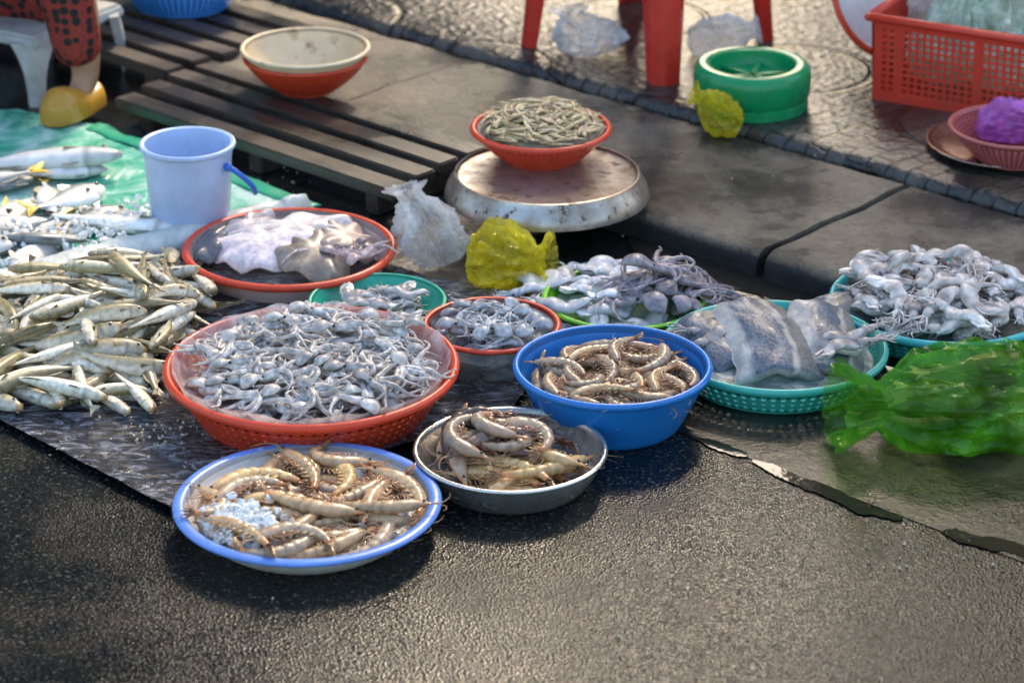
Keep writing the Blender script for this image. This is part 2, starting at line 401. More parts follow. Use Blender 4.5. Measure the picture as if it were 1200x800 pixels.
# ------------------------------------------------------------ wooden slat platform in the gutter
T = NT('wet_wood')
mp = T.n('Mapping'); T.l(T.coord(), mp.inputs[0]); mp.inputs['Scale'].default_value = (3, 40, 10)
g = T.noise(3, 6, .65, mp.outputs[0]); big = T.noise(5, 4)
c = T.ramp(g, [(.3, (.016, .013, .011)), (.55, (.050, .040, .032)), (.75, (.095, .074, .056))])
c = T.mix(T.rng(big, .5, .7, 0, .75), c, (.085, .066, .050))
T.l(c, T.b.inputs['Base Color']); T.l(T.rng(big, .35, .65, .16, .42), T.b.inputs['Roughness']); T.bump(g, .5, .003); T.set(Specular_IOR_Level=.6)
MWOOD = T.mat
PZ = .068
def platform(name, s0, s1, fronts, wid, label, skew):
    root = empty(name, K((s0+s1)/2, sum(fronts)/len(fronts)-wid/2, 0), KA); tag(root, label, 'pallet', 'slatted wooden platforms in the gutter')
    c0 = sum(fronts)/len(fronts)-wid/2
    for i, f in enumerate(fronts):
        mb = MB(); e = rnd.uniform(-.012, .012)
        mb.box(((skew*i)+e, -(f-wid/2-c0), PZ-.011+rnd.uniform(-.002, .002)), ((s1-s0)/2, wid/2, .011), rnd.uniform(-.008, .008))
        mb.build('slat', MWOOD, root, smooth=False, bevel=.003)
    for s in (-(s1-s0)/2+.07, 0, (s1-s0)/2-.07):
        mb = MB(); mb.box((s, 0, (PZ-.024)/2+.004), (.018, (max(fronts)-min(fronts)+wid)/2-.012, (PZ-.024)/2)); mb.build('beam', MWOOD, root, smooth=False, bevel=.003)
    return root
platform('slatted_platform', -.12, .63, [.685, .606, .53, .455], .050, 'dark wet wooden slat platform carrying the red and cream basket', -.012)
d0 = Kd(at(207, 82, PZ))
platform('slatted_platform', -.95, -.165, [d0+.02-.072*i for i in range(6)], .048, 'dark wet wooden slat platform farther back beside the stool and blue basin', -.002)

# ------------------------------------------------------------ vessels
def grad(a, b, n): return [a+(b-a)*i/n for i in range(n+1)]
def bowl_profile(Rm, rb, h, t=.003, lip=.010, lip_h=.008, curve=1.0, foot=0):
    """outer wall up, over a rolled lip, inner wall down"""
    out = [(0, .0), (rb*.97, .0), (rb, .003)]
    for k in range(1, 11):
        u = k/10; out.append((rb+(Rm-lip-rb)*(1-(1-u)**curve), .003+(h-lip_h-.003)*u))
    lipc = (Rm-lip*.5, h-lip_h*.5)
    nlip = len(out)
    for k in range(9):
        a = R(-140+k*35); out.append((lipc[0]+lip*.55*math.cos(a+0)+0, lipc[1]+lip_h*.5*math.sin(a)))
    inn = []
    for k in range(10, 0, -1):
        u = k/10; inn.append((rb+(Rm-lip-rb)*(1-(1-u)**curve)-t, .003+(h-lip_h-.003)*u+t*.4))
    out += inn + [(rb-t, .003+t), (0, .003+t)]
    return out, nlip
class Vessel:
    """position, inner floor and rim of a bowl, for what is put in it"""
    def __init__(s, root, Rm, rb, h): s.o = root; s.R = Rm; s.rb = rb; s.h = h; s.p = root.location.copy()
    def floor(s, r): return s.p.z+.008+(0 if r < s.rb else (r-s.rb)/(s.R-.012-s.rb)*(s.h-.012))
def solid_bowl(name, label, cat, px, py, width, h, base, mat, rim_mat=None, z0=0., curve=1.0, lip=.010, lip_h=.008, tilt=(0, 0)):
    c = at(px, py, z0+h); dist = (c-Vector((0, 0, CAM_H))).length; Rm = width/2*dist/(LENS/36*1200)
    rb = Rm*base; root = empty(name, (c.x, c.y, z0)); tag(root, label, cat); root.rotation_euler = (tilt[0], tilt[1], 0)
    pr, nl = bowl_profile(Rm, rb, h, .003, lip, lip_h, curve)
    if rim_mat is None: rim_mat = mat
    mb = MB(); mb.lathe(pr[:nl], 96); mb.lathe(pr[nl+8:], 96); mb.build('wall', mat, root, merge=1e-5, auto=45)
    mb = MB(); mb.lathe(pr[nl-1:nl+10], 96); mb.build('rim', rim_mat, root, merge=1e-5)
    return Vessel(root, Rm, rb, h)
def perf_wall(mb, rf, rows, cols, hole, t=.003, square=False, t0=0., t1=1., skip=None, squash=1.):
    """wall of revolution pierced by a hole per cell; rf(u) -> (r, z)"""
    def P(u, v, off):
        r, z = rf(u); r2, z2 = rf(min(1, u+.01)); r1, z1 = rf(max(0, u-.01)); dr, dz = r2-r1, z2-z1; L = math.hypot(dr, dz) or 1
        r -= off*dz/L; z += off*dr/L
        return (r*math.cos(v), r*math.sin(v), z)
    for i in range(rows):
        for j in range(cols):
            ua, ub = t0+(t1-t0)*i/rows, t0+(t1-t0)*(i+1)/rows; va, vb = 2*math.pi*j/cols, 2*math.pi*(j+1)/cols
            sh = 0 if square or i % 2 == 0 else .0
            um, vm, du, dv = (ua+ub)/2, (va+vb)/2+sh, (ub-ua)/2, (vb-va)/2
            edge = [(-1, -1), (0, -1), (1, -1), (1, 0), (1, 1), (0, 1), (-1, 1), (-1, 0)]
            hs = [(a*hole*squash, b*hole) for a, b in edge] if square else [(hole*squash*math.sin(R(q)), -hole*math.cos(R(q))) for q in (-45, 0, 45, 90, 135, 180, 225, 270)]
            if skip and skip(i, j):
                o = [mb.vert(P(um+a*du, vm+b*dv, 0)) for a, b in edge]; n = [mb.vert(P(um+a*du, vm+b*dv, t)) for a, b in edge]
                mb.face(o); mb.face(n[::-1]); continue
            O = [mb.vert(P(um+a*du, vm+b*dv, 0)) for a, b in edge]; H = [mb.vert(P(um+a*du, vm+b*dv, 0)) for a, b in hs]
            O2 = [mb.vert(P(um+a*du, vm+b*dv, t)) for a, b in edge]; H2 = [mb.vert(P(um+a*du, vm+b*dv, t)) for a, b in hs]
            for k in range(8):
                q = (k+1) % 8
                mb.face((O[k], O[q], H[q], H[k])); mb.face((O2[q], O2[k], H2[k], H2[q])); mb.face((H[k], H[q], H2[q], H2[k]))
def sieve_bowl(name, label, cat, px, py, width, h, base, mat, rows, cols, hole, square=False, rim_mat=None, z0=0., curve=1.25, lip=.010, lip_h=.010, t0=.0, t1=.93, tilt=(0, 0), wall_mat=None, squash=1., floor_disc=True):
    c = at(px, py, z0+h); dist = (c-Vector((0, 0, CAM_H))).length; Rm = width/2*dist/(LENS/36*1200); rb = Rm*base
    root = empty(name, (c.x, c.y, z0)); tag(root, label, cat); root.rotation_euler = (tilt[0], tilt[1], 0)
    def rf(u): return (rb+(Rm-lip-rb)*(1-(1-u)**curve), .004+(h-lip_h-.004)*u)
    mb = MB(); perf_wall(mb, rf, rows, cols, hole, .003, square, t0, t1, squash=squash)
    for a, b in ((0, t0), (t1, 1)):
        if b > a:
            pr = [rf(a+(b-a)*k/4) for k in range(5)]; mb.lathe(pr, cols); mb.lathe([(r-.003, z) for r, z in pr][::-1], cols)
    mb.lathe([(0, .004), (rb, .004)], cols); mb.lathe([(rb, .006), (0, .006)], cols)
    r0 = rf(0)[0]; mb.lathe([(r0-.012, 0), (r0-.006, 0), (r0-.006, .005), (r0-.012, .005)], 64)
    mb.build('wall', wall_mat or mat, root, merge=2e-5, auto=40)
    pr, nl = bowl_profile(Rm, rb, h, .003, lip, lip_h, curve)
    mb = MB(); mb.lathe(pr[nl-2:nl+10], 96); mb.build('rim', rim_mat or mat, root, merge=1e-5)
    return Vessel(root, Rm, rb, h)

M_WHITE = plastic('white_plastic', (.72, .70, .66), .3, ((.45, .40, .33), 30, .62, .8))
M_BLUERIM = plastic('blue_rim', (.13, .27, .68), .3, ((.3, .38, .6), 25, .6, .8))
M_RED = plastic('orange_red_plastic', (.66, .062, .022), .32, ((.40, .05, .025), 14, .55, .75))
M_BLUE = plastic('blue_plastic', (.012, .18, .56), .3, ((.02, .17, .45), 9, .5, .8))
M_TEAL = plastic('teal_plastic', (.06, .50, .50), .35, ((.05, .36, .38), 14, .55, .8))
M_TEAL2 = plastic('green_teal_plastic', (.05, .45, .37), .35, ((.04, .30, .26), 14, .55, .8))
M_GREENB = plastic('sea_green_plastic', (.03, .42, .27), .35)
M_LIME = plastic('lime_plastic', (.19, .55, .03), .35)
M_PINKW = plastic('pale_pink_plastic', (.70, .55, .50), .35, ((.5, .36, .32), 12, .5, .75))
M_CREAM = plastic('stained_cream_plastic', (.70, .56, .36), .4, ((.30, .16, .06), 16, .60, .72))
M_STEEL = M('dull_aluminium', (.70, .68, .63), .26, .12, 40, .12, 300, metal=.9)
M_PBLUE = plastic('pale_blue_plastic', (.42, .55, .80), .35, ((.30, .38, .55), 22, .63, .78))
M_ROYAL = plastic('royal_blue_plastic', (.03, .14, .60), .35)
M_EMER = plastic('emerald_plastic', (.004, .27, .09), .25, ((.01, .10, .045), 16, .56, .8))
M_CLEAR = film('clear_plastic', (.55, .58, .56), .35, .12, 25, .3)

tray = solid_bowl('shrimp_tray', 'shallow white plastic tray with a light blue rim, nearest on the asphalt', 'tray', 360, 584, 313, .046, .74, M_WHITE, M_BLUERIM, curve=1.5, lip=.017, lip_h=.009)
steel = solid_bowl('metal_bowl', 'round grey metal pan holding big prawns between blue rimmed tray and blue bowl', 'pan', 598, 524, 228, .052, .80, M_STEEL, curve=1.6, lip=.007, lip_h=.006)
bigred = sieve_bowl('red_colander', 'largest orange red colander lined with plastic and filled with tiny octopuses', 'colander', 365, 424, 346, .088, .76, M_RED, 5, 76, .52, lip=.012, lip_h=.014, t0=.06, t1=.88, curve=1.02)
blue = solid_bowl('blue_basin', 'deep bright blue plastic basin of curled shrimps', 'basin', 718, 425, 234, .095, .70, M_BLUE, curve=1.25, lip=.010, lip_h=.012)
sieve = solid_bowl('red_rimmed_bowl', 'small see-through bowl with an orange red rim beside the blue basin', 'bowl', 576, 378, 164, .075, .72, M_CLEAR, M_RED, curve=1.3, lip=.010, lip_h=.008)
green = solid_bowl('green_bowl', 'small sea green plastic bowl behind the largest red colander', 'bowl', 442, 350, 162, .045, .66, M_GREENB, curve=1.4, lip=.006, lip_h=.005)
redtray = solid_bowl('red_rimmed_tray', 'pale pink tray with an orange red rim holding flat pale cuttlefish', 'tray', 339, 287, 250, .052, .84, M_PINKW, M_RED, curve=1.4, lip=.014, lip_h=.013)
lime = solid_bowl('lime_tray', 'shallow lime green tray heaped with squid and octopus', 'tray', 731, 346, 192, .035, .78, M_LIME, curve=1.3, lip=.010, lip_h=.007)
teal = sieve_bowl('teal_colander', 'teal green colander with large cut pieces of dark skinned fish', 'colander', 908, 402, 264, .058, .80, M_TEAL2, 3, 66, .55, lip=.010, lip_h=.013, t0=.1, t1=.88, curve=1.05)
teal2 = sieve_bowl('teal_colander', 'light turquoise colander full of pale squid at the right edge', 'colander', 1103, 349, 258, .055, .82, M_TEAL, 3, 66, .55, lip=.010, lip_h=.014, t0=.1, t1=.88, curve=1.05)

# red basket with a stained cream basin set in it, on the slats
ob = sieve_bowl('red_basket', 'orange red mesh basket on the wooden slats with a cream basin inside', 'basket', 358, 64, 146, .070, .50, M_RED, 9, 66, .55, True, z0=PZ, curve=1.5, lip=.006, lip_h=.008)
cb = solid_bowl('cream_basin', 'stained cream plastic basin nested in the red mesh basket on the slats', 'basin', 358, 57, 152, .075, .5, M_CREAM, z0=PZ+.012, curve=1.6, lip=.009, lip_h=.008)
cb.o.location.xy = ob.o.location.xy
# the round metal lid with the basket of small dried fish
T = NT('worn_steel_lid')
n = T.noise(12, 7, .65); f = T.noise(45, 5, .7)
rust = T.rng(f, .57, .62, 0, 1)
c = T.mix(T.rng(n, .4, .65, 0, 1), (.54, .50, .46), (.26, .20, .155)); c = T.mix(rust, c, (.10, .045, .015))
T.l(c, T.b.inputs['Base Color']); T.l(T.math('MULTIPLY', T.math('SUBTRACT', 1., rust), .75), T.b.inputs['Metallic']); T.l(T.rng(n, .3, .7, .22, .5), T.b.inputs['Roughness']); T.bump(f, .2, .002)
M_LID = T.mat
lc = at(641, 204, .104); lr = empty('pot_lid', (lc.x, lc.y, .052)); tag(lr, 'round rust spotted metal lid resting on the kerb under a basket', 'lid')
LR = 120*(lc-Vector((0, 0, CAM_H))).length/(LENS/36*1200)
mb = MB(); mb.lathe([(0, .050), (LR*.84, .050), (LR*.87, .052), (LR*.885, .057), (LR*.905, .056), (LR*.92, .048), (LR*.955, .040), (LR*.965, .035), (LR*.985, .030), (LR, .018), (LR, .014), (LR*.97, .012), (LR*.9, .02), (LR*.8, .02), (0, .02)], 128); mb.build('disc', M_LID, lr, auto=35)
mb = MB(); mb.lathe([(0, .0), (LR*.6, .0), (LR*.62, .004), (LR*.62, .0205), (0, .0205)], 64); mb.build('foot_ring', M_LID, lr, auto=35)
shr = sieve_bowl('red_basket', 'orange red perforated basket of small dried fish standing on the metal lid', 'basket', 634, 147, 166, .062, .56, M_RED, 7, 60, .5, True, z0=.1035, curve=1.35, lip=.011, lip_h=.010, t0=.08, t1=.9)
# upper left blue basin, right pink basket on its metal dish
bb = sieve_bowl('blue_basin', 'bright blue woven plastic basin at the top behind the stool', 'basin', 212, -46, 172, .10, .62, plastic('sky_blue_plastic', (.03, .24, .72)), 9, 60, .35, True, z0=PZ, curve=1.4)
md = solid_bowl('metal_dish', 'thin round metal dish under the small pink basket at the right', 'dish', 1178, 164, 182, .016, .8, M('brown_metal', (.42, .31, .27), .3, .15, 30, metal=1), z0=TZ, curve=1.5, lip=.006, lip_h=.004)
pk = sieve_bowl('pink_basket', 'small dusky pink mesh basket holding a purple bag at right', 'basket', 1190, 146, 154, .066, .55, plastic('dusky_pink_plastic', (.42, .10, .09), .4, ((.28, .07, .07), 18, .55, .75)), 8, 60, .5, True, z0=TZ+.008, curve=1.3, lip=.008, lip_h=.008)

# pale blue bucket
c = at(219.5, 166, .176); dist = (c-Vector((0, 0, CAM_H))).length; Rb = 55.5*dist/(LENS/36*1200)
bk = empty('bucket', (c.x, c.y, .012)); tag(bk, 'pale blue plastic bucket with a blue handle standing on the green tarp', 'bucket')
hb = .164; rb = Rb*.80
mb = MB(); mb.lathe([(0, .006), (rb-.006, .006), (rb-.004, 0), (rb, 0), (rb+.001, .004), (rb+(Rb-.005-rb)*.34, .055), (rb+(Rb-.005-rb)*.345+.0008, .056), (rb+(Rb-.005-rb)*.8, hb*.84), (Rb-.006, hb*.86), (Rb-.005, hb*.99), (Rb-.008, hb*.99), (rb+.0, .012), (0, .010)], 96); mb.build('wall', M_PBLUE, bk, auto=40)
mb = MB(); mb.lathe([(Rb-.008, hb*.985), (Rb-.004, hb*1.0), (Rb, hb*.995), (Rb+.001, hb*.97), (Rb-.001, hb*.945), (Rb-.006, hb*.95)], 96); mb.build('rim', M_PBLUE, bk)
ha = R(-28); hx, hy = math.cos(ha)*(Rb), math.sin(ha)*Rb
pts = [Vector((hx*.995, hy*.995, hb*.80))]
tang = Vector((-math.sin(ha), math.cos(ha), 0))
for k in range(1, 13):
    u = k/12; pts.append(Vector((hx, hy, 0))*(1+.22*math.sin(u*2.4)+.05) + tang*(.055*u) + Vector((0, 0, hb*.80-.062*u)))
mb = MB(); mb.tube(pts, [.0048]*len(pts), 10); mb.ball(pts[0], .008, 12, 8); mb.build('handle', M_ROYAL, bk)

# upturned green basin
c = at(882, 75, TZ+.082); dist = (c-Vector((0, 0, CAM_H))).length; Rg = 68*dist/(LENS/36*1200)
gb = empty('green_tub', (c.x, c.y, TZ)); tag(gb, 'emerald green plastic tub standing upside down on the pavement', 'tub')
mb = MB(); mb.lathe([(Rg*.95, 0), (Rg*.97, .001), (Rg*.97, .018), (Rg*.945, .020), (Rg, .032), (Rg*1.005, .06), (Rg*.99, .076), (Rg*.93, .084), (Rg*.90, .085), (Rg*.76, .0845), (Rg*.72, .082), (Rg*.70, .056), (Rg*.69, .054), (0, .05)], 96, wob=lambda r, z, th: (r*(1+.004*math.cos(th*18)*(1 if .03 < z < .08 and r > Rg*.95 else 0)), z)); mb.build('shell', M_EMER, gb, auto=45)
for k in range(3):
    mb = MB(); a = R(60*k+15); mb.box((0, 0, .056), (Rg*.66, .006, .006), a); mb.build('brace', M_EMER, gb, smooth=False, bevel=.002)

# red plastic stool behind (its legs reach into the picture)
M_CHAIR = plastic('red_chair_plastic', (.62, .035, .02), .3)
p1, p2, p3 = at(620, 52, TZ), at(778, 98, TZ), at(897, 44, TZ); p4 = p1+p3-p2; cen = (p1+p3)/2
stl = empty('plastic_stool', (cen.x, cen.y, TZ)); tag(stl, 'red plastic stool whose legs stand on the pavement at the top', 'stool')
SH = .44
for p in (p1, p2, p3, p4):
    q = p-Vector((cen.x, cen.y, TZ)); o = q.normalized(); s = o.cross(Vector((0, 0, 1))); mb = MB(); rows = []
    for k in range(9):
        u = k/8; z = SH*u; ctr = q*(1-.22*u); wd = .033+.022*u
        sec = [(-1, -.35), (-.75, .25), (-.3, .45), (0, .5), (.3, .45), (.75, .25), (1, -.35), (.8, -.42), (.55, -.02), (0, .25), (-.55, -.02), (-.8, -.42)]
        rows.append([mb.vert(ctr+s*(a*wd)+o*(b*wd)+Vector((0, 0, z))) for a, b in sec])
    for a, b in zip(rows, rows[1:]):
        n = len(a)
        for k in range(n): mb.face((a[k], a[(k+1) % n], b[(k+1) % n], b[k]))
    mb.face(rows[0][::-1]); mb.face(rows[-1]); mb.build('leg', M_CHAIR, stl, auto=40)
mb = MB(); ra = math.atan2((p2-p1).y, (p2-p1).x); hs = (p2-p1).length/2*.80
mb.box((0, 0, SH-.012), (hs+.02, hs+.02, .014), ra, taper=.96); mb.build('seat', M_CHAIR, stl, smooth=False, bevel=.008)

# ------------------------------------------------------------ open crate of bags, leaning tray
M_CRATE = plastic('orange_crate_plastic', (.66, .050, .025), .35, ((.48, .06, .03), 10, .5, .75))
ca, cb2 = at(1022, 116, TZ), at(1112, 131, TZ); ca_dir = (cb2-ca); ca_dir.z = 0; ca_dir.normalize(); ang = math.atan2(ca_dir.y, ca_dir.x)
CW, CDp, CH = .46, .30, .165
cro = empty('open_crate', ca, ang); tag(cro, 'orange red perforated plastic crate of bagged goods at upper right', 'crate')
def crate_side(p0, dx, outn, W, name='side_panel'):
    """one latticed wall: bottom band, square holes between solid ribs, flared top"""
    mb = MB(); cols, rows = int(round(W/.0145)), 10; hw = .0048; fl = .05
    def P(u, v, off): return Vector(p0)+Vector(dx)*(u*W)+Vector(outn)*(v*fl*CH*1.2-off)+Vector((0, 0, v*CH))
    for j in range(cols):
        for i in range(rows):
            ua, ub, va, vb = j/cols, (j+1)/cols, .11+.79*i/rows, .11+.79*(i+1)/rows
            rib = (j % 11 in (3,)) or j in (0, cols-1)
            cs = [(ua, va), (ub, va), (ub, vb), (ua, vb)]
            if rib:
                a = [mb.vert(P(u, v, 0)) for u, v in cs]; b = [mb.vert(P(u, v, .004)) for u, v in cs]; mb.face(a); mb.face(b[::-1]); continue
            um, vm = (ua+ub)/2, (va+vb)/2; ku, kv = .66, .70
            hc = [(um+(u-um)*ku, vm+(v-vm)*kv) for u, v in cs]
            O = [mb.vert(P(u, v, 0)) for u, v in cs]; H = [mb.vert(P(u, v, 0)) for u, v in hc]; O2 = [mb.vert(P(u, v, .004)) for u, v in cs]; H2 = [mb.vert(P(u, v, .004)) for u, v in hc]
            for k in range(4):
                q = (k+1) % 4; mb.face((O[k], O[q], H[q], H[k])); mb.face((O2[q], O2[k], H2[k], H2[q])); mb.face((H[k], H[q], H2[q], H2[k]))
    for va, vb, ex in ((0, .11, .0), (.90, 1., .0)):
        a = [mb.vert(P(u, v, -.001)) for u, v in ((0, va), (1, va), (1, vb), (0, vb))]; b = [mb.vert(P(u, v, .005)) for u, v in ((0, va), (1, va), (1, vb), (0, vb))]
        mb.face(a); mb.face(b[::-1])
        for k in range(4): q = (k+1) % 4; mb.face((a[q], a[k], b[k], b[q]))
    mb.build(name, M_CRATE, cro, smooth=False)
crate_side((0, 0, 0), (1, 0, 0), (0, -1, 0), CW); crate_side((CW, CDp, 0), (-1, 0, 0), (0, 1, 0), CW)
crate_side((0, CDp, 0), (0, -1, 0), (-1, 0, 0), CDp); crate_side((CW, 0, 0), (0, 1, 0), (1, 0, 0), CDp)
mb = MB(); mb.box((CW/2, CDp/2, .006), (CW/2-.003, CDp/2-.003, .003)); mb.build('base', M_CRATE, cro, smooth=False)
f = CH*.06; loop = [(-f, -f), (CW+f, -f), (CW+f, CDp+f), (-f, CDp+f), (-f, -f)]
mb = MB()
for (x0, y0), (x1, y1) in zip(loop, loop[1:]): mb.tube([(x0, y0, CH), ((x0+x1)/2, (y0+y1)/2, CH), (x1, y1, CH)], [(.011, .008)]*3, 12)
for x, y in loop[:4]: mb.ball((x, y, CH), .011, 12, 8, sc=(1, 1, .75))
mb.build('rim', M_CRATE, cro)
# leaning basin behind the crate
lt = empty('round_tray', at(1022, 66, TZ)+Vector((0, .02, .112))); tag(lt, 'white round tray with a red rim leaning behind the crate', 'tray'); lt.rotation_euler = (R(62), R(0), R(35))
pr, nl = bowl_profile(.13, .10, .035, .003, .014, .010, 1.3)
mb = MB(); mb.lathe(pr[:nl], 64); mb.lathe(pr[nl+8:], 64); mb.build('wall', M_WHITE, lt, merge=1e-5)
mb = MB(); mb.lathe(pr[nl-1:nl+10], 64); mb.build('rim', M_RED, lt)

# ------------------------------------------------------------ bags
_cr = {}
def crumple(d, seed, n=18, amp=.16):
    if seed not in _cr:
        rs = random.Random(seed); _cr[seed] = [(Vector((rs.gauss(0, 1), rs.gauss(0, 1), rs.gauss(0, 1))).normalized(), rs.uniform(-.7, .7), rs.uniform(-1, 1)*(1 if q < 16 else .55)) for q in range(46)]
    v = sum(abs(a.dot(d)-c)*k for a, c, k in _cr[seed])
    return max(-.6, min(.6, v*amp*.36))+amp*.5*(1-3*abs(noise3(d.x+seed, d.y, d.z, 2.6)))+amp*.28*(1-3*abs(noise3(d.x, d.y+seed, d.z, 6.5)))-amp*.25
def tied_bag(name, label, loc, mat, L, prof, bend=(0, 0), pleat=11, seed=1, rot=(0, 0, 0), squash=1., amp=.14, cat='plastic bag', flat_z=0):
    """a bag gathered at a neck: prof = (height share, radius, pleat depth)"""
    mb = MB(); N, n = 70, 96; prev = None; rs = random.Random(seed); ph = [rs.uniform(0, 6.28) for _ in range(4)]
    for i in range(N+1):
        u = i/N
        for (u0, r0, q0), (u1, r1, q1) in zip(prof, prof[1:]):
            if u <= u1: t = (u-u0)/(u1-u0); t = t*t*(3-2*t); r = r0+(r1-r0)*t; q = q0+(q1-q0)*t; break
        ring = []
        for k in range(n):
            th = 2*math.pi*k/n; pl = .55*math.sin(pleat*th+ph[0]+2*u)+.3*math.sin((pleat*2-3)*th+ph[1]-3*u)+.25*math.sin(5*th+ph[2])
            pl = 1-2*abs(pl)*.6+.2
            d = Vector((math.cos(th), math.sin(th), (u-.4)*1.6))
            rr = r*(1+q*pl*.6+crumple(d, seed, 16, amp)+.05*noise3(d.x, d.y, d.z, 6))
            x, y, z = rr*math.cos(th), rr*math.sin(th)*squash, u*L
            x += bend[0]*u*u*L; y += bend[1]*u*u*L
            ring.append(mb.vert((x, y, z)))
        if prev:
            for k in range(n): mb.face((prev[k], prev[(k+1) % n], ring[(k+1) % n], ring[k]))
        else: mb.face(ring[::-1])
        prev = ring
    o = mb.build(name, mat, auto=38); o.location = loc; o.rotation_euler = rot
    if flat_z is not None:
        bpy.context.view_layer.update(); me = o.data; mw = o.rotation_euler.to_matrix(); mi = mw.inverted()
        for v in me.vertices:
            p = mw @ v.co
            if p.z+loc[2] < flat_z+.003: p.z = flat_z+.003-loc[2]+.1*(p.z+loc[2]-flat_z)*.0; v.co = mi @ p
    return tag(o, label, cat)
F_WHITE = film('white_bag_film', (.82, .83, .84), .56, .16, 16, .9)
F_YEL = film('yellow_bag_film', (.74, .64, .04), .54, .14, 16, .9, (.98, .95, .58))
F_GRN = film('green_bag_film', (.095, .34, .015), .46, .07, 14, 1., (.80, .95, .62), .6)
F_PUR = film('purple_bag_film', (.66, .24, .68), .75, .2, 16, .8, (.9, .6, .95))
F_PALEG = film('pale_green_film', (.66, .78, .62), .75, .2, 22, .8, (.85, 1, .88))
BP = [(0, .02, 0), (.08, .7, .05), (.28, 1, .10), (.55, .85, .25), (.75, .5, .6), (.85, .26, .8), (.90, .24, .8), (1., .46, .7)]
def prof(r): return [(u, a*r, q) for u, a, q in BP]
p = at(520, 326, 0); tied_bag('white_bag', 'knotted white plastic bag standing between the red rimmed tray and yellow bag', (p.x, p.y+.03, .008), F_WHITE, .150, prof(.068), (-.22, .1), 9, 3, (R(-10), R(-10), .4), .85, .5, flat_z=.008)
p = at(580, 332, 0); tied_bag('yellow_bag', 'translucent yellow plastic bag lying beside the white knotted bag', (p.x-.045, p.y+.012, .030), F_YEL, .145, [(0, .008, 0), (.08, .030, .15), (.28, .042, .3), (.5, .036, .5), (.72, .024, .8), (.84, .014, .9), (.9, .016, .9), (1, .026, .9)], (0, 0), 9, 5, (0, R(84), R(-12)), 1.15, .5, flat_z=.008)
p = at(842, 152, TZ); tied_bag('yellow_bag', 'crumpled small yellow plastic bag on the kerb before the green tub', (p.x+.045, p.y, .072), F_YEL, .115, prof(.029), (.2, 0), 7, 9, (R(-10), R(-66), .3), .9, .5, flat_z=KZ)
p = at(686, 64, TZ); tied_bag('white_bag', 'crumpled white plastic bag on the pavement between the red stool legs', (p.x+.01, p.y, TZ), F_WHITE, .10, prof(.046), (-.3, 0), 7, 12, (0, R(-8), 0), .8, .55, flat_z=TZ)
p = at(840, 68, TZ); tied_bag('white_bag', 'white plastic bag lying flat behind the emerald green tub', (p.x-.06, p.y+.02, TZ+.02), F_WHITE, .15, prof(.033), (0, 0), 7, 15, (0, R(78), .1), .9, .45, flat_z=TZ)
p = at(1098, 520, 0); tied_bag('green_bag', 'large translucent green plastic bag of dark fish at the right edge', (p.x+.165, p.y+.02, .052), F_GRN, .325, [(0, .025, .03), (.06, .062, .05), (.2, .083, .08), (.45, .086, .10), (.62, .072, .22), (.74, .042, .6), (.80, .026, .7), (.86, .032, .8), (1, .048, .8)], (0, 0), 7, 21, (0, R(-86), R(8)), 1.0, .15, flat_z=.006)
p = at(1190, 150, TZ+.05); tied_bag('purple_bag', 'purple plastic bag lying in the small pink basket', (p.x-.075, p.y, TZ+.048), F_PUR, .17, prof(.036), (0, 0), 8, 31, (0, R(86), R(-5)), 1.3, .4, flat_z=TZ+.03)
def in_crate(x, y, z): return cro.location+Matrix.Rotation(ang, 3, 'Z') @ Vector((x, y, z))
for i, (x, y, z, r, m, lb) in enumerate(((.09, .10, .05, .055, F_PALEG, 'pale green bag in the left end of the orange crate'), (.22, .12, .04, .08, F_PALEG, 'bulging pale green plastic bag in the middle of the orange crate'), (.36, .12, .05, .07, F_WHITE, 'white plastic bag in the right end of the orange crate'), (.12, .20, .03, .06, F_WHITE, 'white plastic bag at the back left inside the orange crate'))):
    tied_bag('plastic_bag', lb, in_crate(x, y, .012), m, .23+.02*i, prof(r*1.15), (.1, .1), 8, 40+i, (0, R(10), i), .9, .3, flat_z=TZ+.012)

# ------------------------------------------------------------ seafood kinds
def flesh(name, mul=(1, 1, 1), rough=.4, var=.18, vs=40, rand=.18, sss=.15, bump=.15, bs=160, coat=.15, spec=.35): return M(name, mul, rough, var, vs, bump, bs, coat=coat, sss=sss, attr=True, rand=rand, spec=spec)
M_FISH = flesh('slim_fish_skin', rough=.42, vs=110, var=.3, bump=.3, bs=350, sss=0, coat=.35)
M_SILV = flesh('silver_fish_skin', rough=.40, vs=40, bump=.2, bs=300, sss=0, coat=.15)
M_SHR = flesh('shrimp_shell', rough=.34, vs=70, sss=.3, coat=.5, var=.3)
M_OCT = flesh('octopus_skin', rough=.38, var=.35, vs=120, bump=.3, bs=220, sss=.3, rand=.3, coat=.12)
M_SQ = flesh('squid_skin', rough=.40, var=.3, vs=90, bump=.35, bs=140, sss=.35, rand=.2, coat=.15)
M_DRY = flesh('dried_fish_skin', rough=.5, var=.25, vs=90, sss=0, coat=.1, rand=.3)
M_EYE = M('dark_eye', (.012, .011, .010), .12, .1, 50, coat=.6)
M_FIN = M('fish_fin', (.38, .34, .24), .4, .25, 60, rand=.2)
M_YFIN = M('yellow_fin', (.60, .42, .06), .4, .25, 60, rand=.2)
M_ANT = M('antenna', (.40, .27, .16), .4, .2, 30, rand=.3)
M_TAIL = M('shrimp_tail', (.38, .20, .10), .3, .3, 80, coat=.4, rand=.25)
def lerp3(a, b, t): t = max(0, min(1, t)); return tuple(x+(y-x)*t for x, y in zip(a, b))
